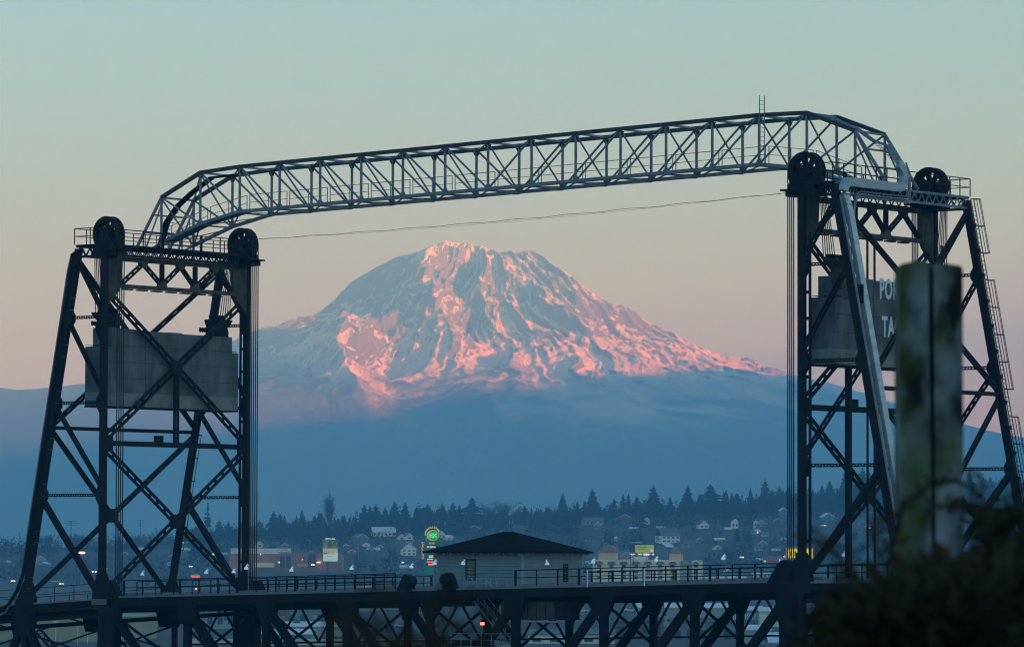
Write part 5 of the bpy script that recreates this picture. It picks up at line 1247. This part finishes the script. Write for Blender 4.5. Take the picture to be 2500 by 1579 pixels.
panel(o, YS, D, 'cabinet', 1920, 1986, 1336, 1363, mat('amber_cabinet', (.5, .25, .05), .6, emit=(.6, .3, .05), estr=.08), .1, .8); panel(o, YS, D, 'lit_face', 1922.5, 1984, 1340, 1361, em('yellow_face', (.85, .72, .05), .8), 0, .09); panel(o, YS, D, 'pole', 1950, 1956, 1363, 1440, m_deck_steel, .3, .6)
for px in (1930, 1940, 1962): panel(o, YS, D, 'print_patch', px, px+4, 1345, 1356, mat('dark_print', (.06, .08, .03), .6), -.05, .04)
# red neon signs and small lit board
def neon(px, py, w, h, D, label, col, s, pole_to, letters=None):
    o, N = sign_root('neon_sign', px, py, D, label, group='red neon signs'); q = D/FPX
    MB().prism([(w/2*q*math.cos(t), h/2*q*math.sin(t)) for t in np.linspace(0, 6.2832, 15)[:-1]], -.1, .3).build('lit_face', em('neon', col, s), N)
    for k in range(3): MB().prism([(w*(.28*(k-1))*q + h*.26*q*math.cos(t), h*.26*q*math.sin(t)) for t in np.linspace(0, 6.2832, 9)[:-1]], -.2, -.1).build('bright_tube', em('neon_core', (1.0, .75, .6), s*1.5), N)
    panel(o, N, D, 'pole', px-.8, px+.8, py+h/2, pole_to, m_trim, .4, .4); return N
neon(1578.5, 1352.5, 18, 5.5, 2000, 'glowing red neon sign on a thin pole in front of the hotel', (1.0, .12, .05), 2.2, 1440)
neon(200, 1348.5, 17, 6.5, 2300, 'white hot neon sign with red glow behind the lower braces of the far tower', (1.0, .14, .06), 2.6, 1425)
o, RB = sign_root('led_board', 477, 1425, 2100, 'red lit letter board with a green bar behind the far tower railing')
panel(o, RB, 2100, 'lit_face', 466.5, 488, 1403.5, 1409, em('red_led', (.85, .07, .06), 1.0), 0, .2); panel(o, RB, 2100, 'green_bar', 474, 484, 1400.5, 1402.5, em('green_led', (.03, .5, .12), .5), 0, .2); panel(o, RB, 2100, 'post', 476, 478, 1409, 1440, m_deck_steel, .3, .4)
o, SB = sign_root('billboard', 1620, 1500, 1500, 'small lit board seen under the bridge deck between two diagonals', group='billboards'); panel(o, SB, 1500, 'face', 1610.5, 1629.5, 1454.5, 1463, em('board_pale', (.45, .60, .72), .45), 0, .2); panel(o, SB, 1500, 'picture', 1613, 1620, 1455.5, 1461, mat('print', (.4, .12, .12), .6), -.06, .05); panel(o, SB, 1500, 'post', 1619, 1621, 1463, 1500, m_deck_steel, .3, .4)
for px in (1612, 1618, 1625): panel(o, SB, 1500, 'floodlight', px-.7, px+.7, 1464, 1465.4, m_wlight, -.4, .3)

# ------------------------------------------------------------------ low industrial ground seen under and over the deck
m_fld = mat('olive_field', (.24, .25, .14), .95, (.34, .34, .21), scale=.05); m_asph = mat('asphalt', (.05, .052, .056), .9, (.07, .072, .075), scale=.3)
m_gravel = mat('pale_rubble', (.16, .16, .17), .95, (.34, .34, .36), scale=.7, detail=8)
def patch(name, pts, m, lift, kind='structure'):
    v = [];
    for px, py in pts:
        d = px_dir(px, py); t = (lift-CAMZ)/d.z; v.append((d.x*t, d.y*t, lift))
    return tag(MB().add(v, [tuple(range(len(v)))]).build(name, m), kind=kind)
def strip_road(px_a, py_a, px_b, py_b, w, lift, m, name='road'):
    d = px_dir(px_a, py_a); t = (lift-CAMZ)/d.z; a = Vector((d.x*t, d.y*t, lift)); d = px_dir(px_b, py_b); t = (lift-CAMZ)/d.z; b = Vector((d.x*t, d.y*t, lift)); n = (b-a).cross(Vector((0, 0, 1))).normalized()*w/2
    return tag(MB().add([a-n, b-n, b+n, a+n], [(0, 1, 2, 3)]).build(name, m), kind='structure')
patch('road', [(-300, 1530), (2700, 1512), (2700, 1500), (-300, 1516)], m_asph, .30)
def shed(px0, px1, py0, py1, D, dep, wall, roof, label, cat='warehouse', stripes=0, openings=0, rim=.8, flat=True, group='industrial sheds below the bridge', roofpy=None):
    o = at((px0+px1)/2, py1, D); o.z = max(o.z, -.2); S = empty('warehouse', o, 0, label, cat, group)
    a = (px1-px0)/2*D/FPX; h = at(0, py0, D).z - o.z
    MB().box(-a, a, 0, dep, -3, h).build('wall', wall, S)
    rp = 1.2 if roofpy is None else roofpy
    MB().prism([(-.5, h), (dep/2, h+rp), (dep+.5, h), (dep+.5, h+.3), (dep/2, h+rp+.3), (-.5, h+.3)], -a-.5, a+.5, 'x').build('roof', roof, S)
    for k in range(stripes):
        x = -a + 2*a*(k+.5)/stripes; MB().box(x-a/stripes*.42, x+a/stripes*.42, -.12, -.01, .1, h*.72).build('wall_panel', m_white_panel, S)
    for k in range(openings):
        x = -a + 2*a*(k+.5)/openings; MB().box(x-a/openings*.5, x+a/openings*.5, -.1, -.01, .05, h*.6).build('door', m_dark_door, S)
    return S
m_white_panel = mat('white_ribbed_panel', (.75, .78, .80), .7); m_dark_door = mat('dark_doorway', (.02, .025, .04), .7)
m_w1 = mat('grey_green_wall', (.26, .30, .28), .8); m_w2 = mat('blue_wall', (.05, .09, .20), .8); m_w3 = mat('brown_wall', (.12, .085, .065), .85); m_w4 = mat('buff_wall', (.58, .57, .42), .85, (.66, .65, .50), scale=.3); m_w5 = mat('slate_wall', (.16, .19, .22), .85)
field = MB(); fa = at(-60, 1560, 1290); 
o = at(130, 1545, 1380); FL = MB(); n_ = 12
W1 = shed(-60, 345, 1505, 1562, 1340, 60, m_fld, m_fld, 'wide olive field modelled as a plain low box behind the foot of the far tower', roofpy=.1)  # open field stood in for by a low wide box
for i, (px, tp, w_, lb) in enumerate(((88, 1505, 11, 'leftmost'), (136, 1517, 15, 'second from the left'), (190, 1509, 16, 'third from the left'), (214, 1524, 5, 'fourth from the left'), (262, 1511, 4, 'behind the near leg'))):
    D = 1300.0; o, LT_ = sign_root('yard_light', px, 1579, D, 'white T shaped yard light under the deck, '+lb, 'lamp post', 'T shaped yard lights'); panel(o, LT_, D, 'pole', px-.8, px+.8, tp, 1600, m_white, 0, .2); panel(o, LT_, D, 'crossarm', px-w_/2, px+w_/2, tp-1.2, tp+.8, m_white, -.1, .5)
shed(500, 600, 1476, 1523, 1560, 30, m_w1, RM['grey'], 'grey green shed with blue doors left of the thick far leg', openings=4)
shed(692, 790, 1476, 1530, 1600, 40, m_w5, RM['grey'], 'slate coloured shed with dark bays between two bridge posts', openings=3)
shed(640, 700, 1482, 1530, 1500, 20, m_w3, RM['grey'], 'brown shed with coloured stacks right of the thick far leg', openings=2)
shed(690, 830, 1527, 1545, 1430, 30, m_w1, RM['pale'], 'long pale roofed shed low behind the bridge posts'); shed(640, 760, 1546, 1560, 1360, 25, m_w5, RM['pale'], 'second long pale roof, just above the buff wall')
shed(930, 1020, 1488, 1545, 1480, 30, m_w5, RM['grey'], 'dim shed with a pale roof edge behind blurred leaves', openings=2)
shed(1220, 1330, 1500, 1560, 1420, 40, m_w3, RM['grey'], 'brown shed under the deck right of the hanging cabin'); shed(1290, 1500, 1545, 1566, 1330, 20, m_w4, RM['grey'], 'buff low building with small dark windows under the deck', openings=5)
shed(1560, 1790, 1478, 1508, 1640, 40, m_w1, RM['pale'], 'wide pale shed behind the heavy diagonals'); shed(1785, 1860, 1484, 1512, 1600, 12, m_w5, RM['pale'], 'shed with white striped front left of the right tower', stripes=18)
shed(1855, 1915, 1486, 1508, 1590, 12, m_w4, RM['pale'], 'cream and white striped shed beside the right tower', stripes=12)
shed(1500, 1620, 1512, 1545, 1450, 30, m_w3, RM['dark'], 'dark brown shed behind the middle diagonals', openings=4); shed(1640, 1790, 1515, 1560, 1400, 30, m_w5, RM['dark'], 'dark slate shed behind two heavy diagonals', openings=5)
shed(1815, 1880, 1532, 1575, 1330, 20, m_w1, RM['pale'], 'grey green box building low beside the right tower'); shed(1880, 2120, 1563, 1590, 1280, 26, m_w5, RM['pale'], 'pale sloping roof at the bottom edge behind the right tower', roofpy=2.5)
WLL = shed(455, 1030, 1560, 1576, 1300, 3, m_w4, m_w4, 'long pale buff concrete wall near the bottom edge, behind the bridge posts', 'wall', roofpy=.05)
shed(1060, 1260, 1568, 1585, 1270, 10, m_w4, RM['grey'], 'low buff shed at the bottom edge behind the lower platform')
for px, py, w_, m, lb in ((555, 1507, 15, (.03, .07, .28), 'blue'), (690, 1508, 13, (.30, .15, .04), 'orange'), (725, 1514, 16, (.03, .16, .12), 'green'), (1235, 1516, 14, (.10, .10, .12), 'grey'), (770, 1505, 9, (.35, .36, .38), 'white'), (512, 1490, 8, (.2, .22, .25), 'pale')):
    D = 1440.0; o, CT = sign_root('container', px, py+6, D, lb+' shipping container standing before the sheds under the deck', 'container', 'shipping containers'); panel(o, CT, D, 'body', px-w_/2, px+w_/2, py-5, py+6, mat('container_'+lb, m, .6), -2, 2.4)
    for k in range(6): panel(o, CT, D, 'rib', px-w_/2+w_*(k+.3)/6, px-w_/2+w_*(k+.6)/6, py-4.4, py+5.4, mat('container_'+lb, m, .6), -2.12, .12)
# domed tank
D = 1900.0; o = at(892, 1444, D); TK = empty('domed_tank', o, 0, 'low white domed roof glowing pale behind the deck railing left of the rope housing', 'tank')
n = 20; rad = 44*D/FPX; hh = 15*D/FPX; vs = []; fs = []
for j in range(6):
    t = j/5*math.pi/2
    for k in range(n): vs.append((rad*math.cos(t)**.9*math.cos(6.2832*k/n) if j < 5 else 0, rad + rad*math.cos(t)**.9*math.sin(6.2832*k/n) if j < 5 else rad, hh*math.sin(t)))
for j in range(5):
    for k in range(n): fs.append((j*n+k, j*n+(k+1) % n, (j+1)*n+(k+1) % n, (j+1)*n+k))
MB().add(vs, fs).build('dome', mat('pale_dome', (.50, .62, .66), .5), TK, True); MB().tube([(0, rad, -8), (0, rad, 0)], rad*.99, 20).build('tank_wall', m_w1, TK)
# apartment rows right of the hotel
for px, py, w_, lb in ((1735, 1411, 22, 'first'), (1758, 1411, 20, 'second'), (1790, 1411, 22, 'third'), (1812, 1411, 18, 'fourth'), (1860, 1402, 40, 'highest and longest')):
    S = shed(px-w_/2, px+w_/2, py-6, py+6, 2250, 14, HM['blue'], RM['pale'], lb+' of the pale low buildings in the row right of the hotel', 'building', openings=0, group='low pale buildings right of the hotel', roofpy=.6)
    for k in range(4): MB().box(-w_*.1+k*w_*.055-.5, -w_*.1+k*w_*.055+.5, -.12, -.02, .3, 1.6).build('window', m_white_panel, S)
# pylons and masts
def pylon(px, top, base, D, arms, label, name='power_pylon', cat='pylon'):
    o, PY = sign_root(name, px, base, D, label, cat, 'pylons and masts behind the far tower'); q = D/FPX; h = (base-top)*q
    MB().bar((0, 0, -3), (0, 0, h), .45 if arms else .3).build('mast', m_deck_steel, PY)
    for a, w in arms: MB().bar((-w*q, 0, h-a*q), (w*q, 0, h-a*q), .16, .22, (0, 1, 0)).build('crossarm', m_deck_steel, PY); MB().bar((-w*q, 0, h-a*q), (0, 0, h-(a-5)*q if a > 4 else h), .1).build('stay', m_deck_steel, PY)
pylon(173, 1272, 1330, 3000, ((0, 11), (4, 17), (10, 14)), 'power pylon with three wide crossarms left of the near leg'); pylon(342, 1269, 1320, 3300, ((1, 6), (7, 7), (12, 6)), 'small dim pylon seen right of the hanging ropes')
pylon(134, 1198, 1300, 3500, (), 'hair thin mast left of the near leg', 'radio_mast', 'mast'); pylon(458, 1268, 1310, 2900, (), 'short thin mast right of the leaning leg', 'radio_mast', 'mast'); pylon(48, 1298, 1340, 2900, (), 'short pole at the far left of the hill', 'radio_mast', 'mast'); pylon(628, 1200, 1270, 3500, (), 'faint mast right of the far tower ropes', 'radio_mast', 'mast')
# street lights and cars
for px, tp, bs, lb in ((649, 1317, 1352, 'left of the store gable'), (755, 1318, 1350, 'above the smaller store gable'), (875, 1336, 1372, 'right of the poster sign'), (989, 1372, 1395, 'left of the casino sign'), (526, 1352, 1440, 'inside the far tower'), (198, 1356, 1428, 'under the white hot neon sign'), (1644, 1300, 1330, 'over the big house'), (1735, 1301, 1320, 'below the wide gabled house')):
    D = 2000.0 if tp > 1345 else 2750.0
    o, SL = sign_root('street_lamp', px, bs, D, 'thin pale street lamp '+lb, 'street lamp', 'street lamps of the town'); panel(o, SL, D, 'pole', px-.5, px+.5, tp, bs, m_trim, 0, .2); panel(o, SL, D, 'arm', px-6, px+.5, tp-.5, tp+.3, m_trim, 0, .2); panel(o, SL, D, 'lamp_head', px-8, px-4, tp-.2, tp+1.0, m_clight if px in (526, 989) else m_trim, -.1, .4)
m_cb = [mat('car_'+n_, c_, .35, spec=.6) for n_, c_ in (('white', (.45, .48, .5)), ('dark', (.03, .035, .05)), ('red', (.22, .03, .03)), ('silver', (.25, .27, .3)))]
def car(name, D, px, py, ci, heads, label, rot):
    p = at(px, py, D); C_ = empty(name, p, rot, label, 'car', 'cars on the roads behind the bridge')
    prof = [(-2.2, .35), (-2.2, .85), (-1.5, .98), (-.9, 1.42), (.7, 1.42), (1.3, .95), (2.15, .82), (2.2, .35)]
    MB().prism(prof, -.85, .85).build('body', m_cb[ci], C_); MB().prism([(-1.35, .98), (-.85, 1.36), (.65, 1.36), (1.15, .98)], -.87, .87).build('window', m_win, C_)
    for x in (-1.4, 1.4): MB().prism([(x+.33*math.cos(t), .33+.33*math.sin(t)) for t in np.linspace(0, 6.2832, 9)[:-1]], -.88, .88).build('wheel', m_deck_steel, C_)
    if heads:
        for y in (-.62, .62): MB().box(2.2, 2.28, y-.22, y+.22, .55, .95).build('headlight', m_wlight if heads == 1 else m_clight, C_)
    return C_
fr = -math.pi/2 + .25
for D, px, py, ci, hd_, lb in ((2300, 31, 1421, 0, 1, 'with lit headlights left of the leaning leg'), (2150, 148, 1428, 1, 1, 'with lit headlights between leaning leg and near leg'), (2000, 480, 1441, 1, 1, 'with lit headlights behind the tower railing'), (2700, 464, 1385, 1, 2, 'with white headlights up beside the far leaning leg'), (2600, 762, 1381, 0, 2, 'with white headlights before the small store gable'), (2350, 1808, 1363, 1, 2, 'with white headlights right of the lone bridge lamp'), (1900, 228, 1399, 1, 1, 'with a single glint right of the white hot neon sign')):
    car('car', D, px, py, ci, hd_, 'car '+lb, fr)
for D, px, py, ci, lb in ((1500, 1538, 1493, 0, 'white car parked under the deck between the first two right diagonals'), (1500, 1615, 1502, 3, 'silver car parked under the deck below the small lit board'), (1450, 980, 1531, 0, 'white car beside the left rope housing post, under the deck'), (1500, 1420, 1494, 0, 'white car under the deck right of the cabin'), (1500, 1900, 1508, 3, 'silver car just left of the right tower foot'), (2200, 135, 1422, 0, 'pale car standing on the far road between the tower legs')):
    car('car', D, px, py, ci, 0, lb, .1)
# red signal lamp under the deck
p = BR(32.5, 6.0, BG*33-2.15); RL = empty('signal_lamp', p, -BA, 'small bright red lamp under the deck beside the steel stair', 'lamp'); MB().box(-.1, .1, -.1, .1, -.10, .1).build('lamp_glass', em('signal_red', (1.0, .12, .06), 9), RL); MB().box(-.12, .12, -.02, .12, .1, .3).build('housing', m_deck_steel, RL)
# ------------------------------------------------------------------ foreground: wooden post and blurred bushes
m_wood = bpy.data.materials.new('mossy_weathered_wood'); m_wood.use_nodes = True; nt = m_wood.node_tree; b = nt.nodes['Principled BSDF']; b.inputs['Roughness'].default_value = .95; b.inputs['Specular IOR Level'].default_value = .15
tc = nt.nodes.new('ShaderNodeTexCoord'); mp = nt.nodes.new('ShaderNodeMapping'); mp.inputs['Scale'].default_value = (1, 1, .6); nt.links.new(tc.outputs['Object'], mp.inputs[0])
na = nt.nodes.new('ShaderNodeTexNoise'); na.inputs['Scale'].default_value = 9; na.inputs['Detail'].default_value = 5; nt.links.new(mp.outputs[0], na.inputs['Vector'])
nb_ = nt.nodes.new('ShaderNodeTexNoise'); nb_.inputs['Scale'].default_value = 7; nb_.inputs['Detail'].default_value = 3; nt.links.new(mp.outputs[0], nb_.inputs['Vector'])
cr = nt.nodes.new('ShaderNodeValToRGB'); cr.color_ramp.elements[0].position = .38; cr.color_ramp.elements[0].color = (.016, .018, .017, 1); cr.color_ramp.elements[1].position = .62; cr.color_ramp.elements[1].color = (.22, .26, .25, 1); nt.links.new(na.outputs['Fac'], cr.inputs[0])
sx_ = nt.nodes.new('ShaderNodeSeparateXYZ'); nt.links.new(tc.outputs['Object'], sx_.inputs[0])
mm = nt.nodes.new('ShaderNodeMath'); mm.operation = 'MULTIPLY_ADD'; mm.inputs[1].default_value = -1.6; nt.links.new(sx_.outputs['X'], mm.inputs[0]); nt.links.new(nb_.outputs['Fac'], mm.inputs[2])
mr_ = nt.nodes.new('ShaderNodeMapRange'); mr_.inputs['From Min'].default_value = .47; mr_.inputs['From Max'].default_value = .72; nt.links.new(mm.outputs[0], mr_.inputs['Value'])
mx_ = nt.nodes.new('ShaderNodeMix'); mx_.data_type = 'RGBA'; mx_.inputs['B'].default_value = (.056, .084, .018, 1); nt.links.new(mr_.outputs[0], mx_.inputs['Factor']); nt.links.new(cr.outputs[0], mx_.inputs['A']); nt.links.new(mx_.outputs['Result'], b.inputs['Base Color'])
PD = 12.0; pq = PD/FPX; pt = at(2274, 641, PD); zg = gz(pt.x, PD)
WP = empty('wooden_post', (pt.x, PD, zg), 0, 'thick square mossy wooden post out of focus at the right', 'post')
hp = pt.z-zg; a = 77*pq
MB().prism([(-a-.002, -.6), (.012, -.6), (.004, hp*.55), (-.008, hp+.002), (-.03, hp+.006), (-a*.6, hp+.003), (-a+.004, hp-.004), (-a, hp-.012), (-a-.001, hp*.6)], 0, .17).build('post_half', m_wood, WP)
MB().prism([(.014, -.6), (a-.003, -.6), (a+.001, hp*.6), (a, hp-.016), (a-.005, hp-.008), (a*.5, hp-.002), (.006, hp-.003), (.012, hp*.55)], .004, .165).build('post_half', m_wood, WP)
MB().box(-a*.9, a*.9, .05, .14, -.5, hp-.35).build('core', m_wood, WP)
m_stem = mat('dark_stem', (.018, .013, .010), .9); m_leaf = [mat('dark_leaf', (.018, .020, .009), .8, (.045, .040, .018), scale=20, spec=.15), mat('brown_leaf', (.036, .024, .012), .85, (.062, .044, .022), scale=20, spec=.15), mat('olive_leaf', (.016, .022, .007), .8, (.034, .038, .013), scale=20, spec=.15)]
def leaf(m, c, dirv, L_, w, r_):
    d = dirv.normalized(); s_ = d.cross(Vector((r_.uniform(-1, 1), r_.uniform(-1, 1), r_.uniform(-1, 1)))).normalized(); n = d.cross(s_)
    m.add([c, c+d*L_*.45+s_*w/2+n*w*.12, c+d*L_, c+d*L_*.45-s_*w/2+n*w*.12, c+d*L_*.5-n*w*.10], [(0, 4, 1), (1, 4, 2), (2, 4, 3), (3, 4, 0)])
def bush(name, stems, D, seed, label, group, lsize, dens, mats=0, spread=.05, cat='bush', sw=.006):
    """stems: lists of picture points the branches pass through, at distance D"""
    r_ = random.Random(seed); p0 = at(stems[0][0][0], stems[0][0][1], D); root = Vector((p0.x, D, gz(p0.x, D)))
    Bh = empty(name, root, 0, label, cat, group); sm = MB(); lf = MB()
    for st in stems:
        dd = r_.uniform(-.25, .25); pts = [at(px, py, D+dd)-root for px, py in st]
        pts = [Vector((pts[0].x+r_.uniform(-.05, .05), dd, -.1))] + pts
        fine = []
        for i in range(len(pts)-1):
            k = 6
            for j in range(k): fine.append(pts[i].lerp(pts[i+1], j/k) + Vector((r_.uniform(-1, 1), r_.uniform(-1, 1), r_.uniform(-1, 1)))*.006)
        fine.append(pts[-1]); sm.tube(fine, sw, 5, r2=sw*.4)
        Ls = sum((fine[i+1]-fine[i]).length for i in range(len(fine)-1)); n = int(Ls*dens)
        for i in range(n):
            t = r_.random(); k = min(len(fine)-2, int((.12+.88*t)*(len(fine)-1))); c = fine[k].lerp(fine[k+1], r_.random())
            v = Vector((r_.uniform(-1, 1), r_.uniform(-1, 1), r_.uniform(-.5, 1))); off = v.normalized()*r_.random()*spread
            if off.length > spread*.4 and r_.random() < .35: sm.bar(c, c+off, .003)
            leaf(lf, c+off, v, lsize*r_.uniform(.6, 1.3), lsize*r_.uniform(.35, .65), r_)
    sm.build('stem', m_stem, Bh); o = lf.build('foliage', m_leaf[mats], Bh); tag(o, kind='stuff'); return Bh
rs = random.Random(3)
def fan(x0, x1, ybot, tops, n):
    out = []
    for i in range(n):
        x = x0 + (x1-x0)*(i+.5)/n; top = np.interp(x, [t[0] for t in tops], [t[1] for t in tops]) + rs.uniform(-45, 50); xb = x + rs.uniform(-40, 40)
        out.append([(xb, ybot), ((x+xb)/2+rs.uniform(-14, 14), (ybot+top)/2), (x+rs.uniform(-10, 10), top)])
    return out
gb_ = 'out of focus bushes in front of the bridge'
bush('bramble_bush', fan(2130, 2540, 1640, [(2130, 1560), (2180, 1510), (2230, 1485), (2300, 1480), (2350, 1500), (2400, 1495), (2460, 1465), (2540, 1450)], 46), 8.0, 31, 'big dark out of focus bush filling the lower right corner', gb_, .030, 130, 0, .07)
bush('bramble_bush', fan(2120, 2560, 1660, [(2120, 1570), (2160, 1550), (2220, 1510), (2300, 1470), (2440, 1470), (2560, 1450)], 50), 7.4, 32, 'brownish lower part of the big blurred bush in the lower right corner', gb_, .030, 130, 1, .08)
bush('bramble_bush', fan(2150, 2580, 1700, [(2150, 1540), (2300, 1510), (2580, 1500)], 44), 6.8, 39, 'blackish nearest tangle at the very bottom of the lower right corner', gb_, .034, 170, 0, .09)
bush('arching_branch', [[(2200, 1500), (2170, 1380), (2200, 1245), (2280, 1168), (2350, 1175), (2400, 1225), (2440, 1300), (2450, 1400)], [(2380, 1520), (2420, 1390), (2440, 1290), (2480, 1210), (2520, 1180)], [(2340, 1500), (2400, 1350), (2380, 1240), (2330, 1232), (2260, 1240)], [(2420, 1500), (2440, 1400), (2410, 1310), (2390, 1270)], [(2300, 1500), (2240, 1400), (2190, 1380)], [(2450, 1500), (2455, 1350), (2462, 1260)], [(2350, 1480), (2420, 1380), (2460, 1330), (2440, 1280)]], 8.6, 33, 'thin blurred arching branches looping in front of the wooden post', gb_, .020, 48, 1, .025, 'branch', .006)
bush('bramble_bush', fan(2385, 2475, 1560, [(2385, 1330), (2430, 1240), (2475, 1300)], 9), 8.3, 34, 'upright blurred dark bush right of the wooden post', gb_, .024, 100, 0, .04)
bush('twig_bush', [[(2040, 1600), (2060, 1480), (2080, 1400), (2070, 1340), (2000, 1318), (1975, 1312)], [(2060, 1600), (2075, 1450), (2060, 1370)], [(2090, 1600), (2140, 1420), (2155, 1330), (2150, 1270)], [(2050, 1600), (1990, 1530), (1960, 1490)]], 7.6, 35, 'faint blurred twigs in front of the tower foot left of the post', gb_, .020, 40, 1, .03, 'branch', .0035)
bush('twig_bush', fan(1990, 2160, 1640, [(1990, 1575), (2020, 1520), (2080, 1480), (2160, 1440)], 16), 7.8, 36, 'thin blurred brown twigs at the foot of the right tower', gb_, .018, 50, 1, .05, 'bush', .003)
bush('twig_bush', fan(800, 960, 1640, [(800, 1500), (860, 1460), (900, 1445), (960, 1480)], 6), 5.6, 37, 'very faint blurred brown leaves low in the middle of the deck', gb_, .012, 22, 1, .03, 'bush', .002)
bush('twig_bush', fan(930, 1190, 1640, [(930, 1570), (1000, 1550), (1060, 1500), (1120, 1480), (1190, 1530)], 9), 5.8, 38, 'blurred olive leaves in front of the hanging green cabin', gb_, .012, 32, 2, .035, 'bush', .002)
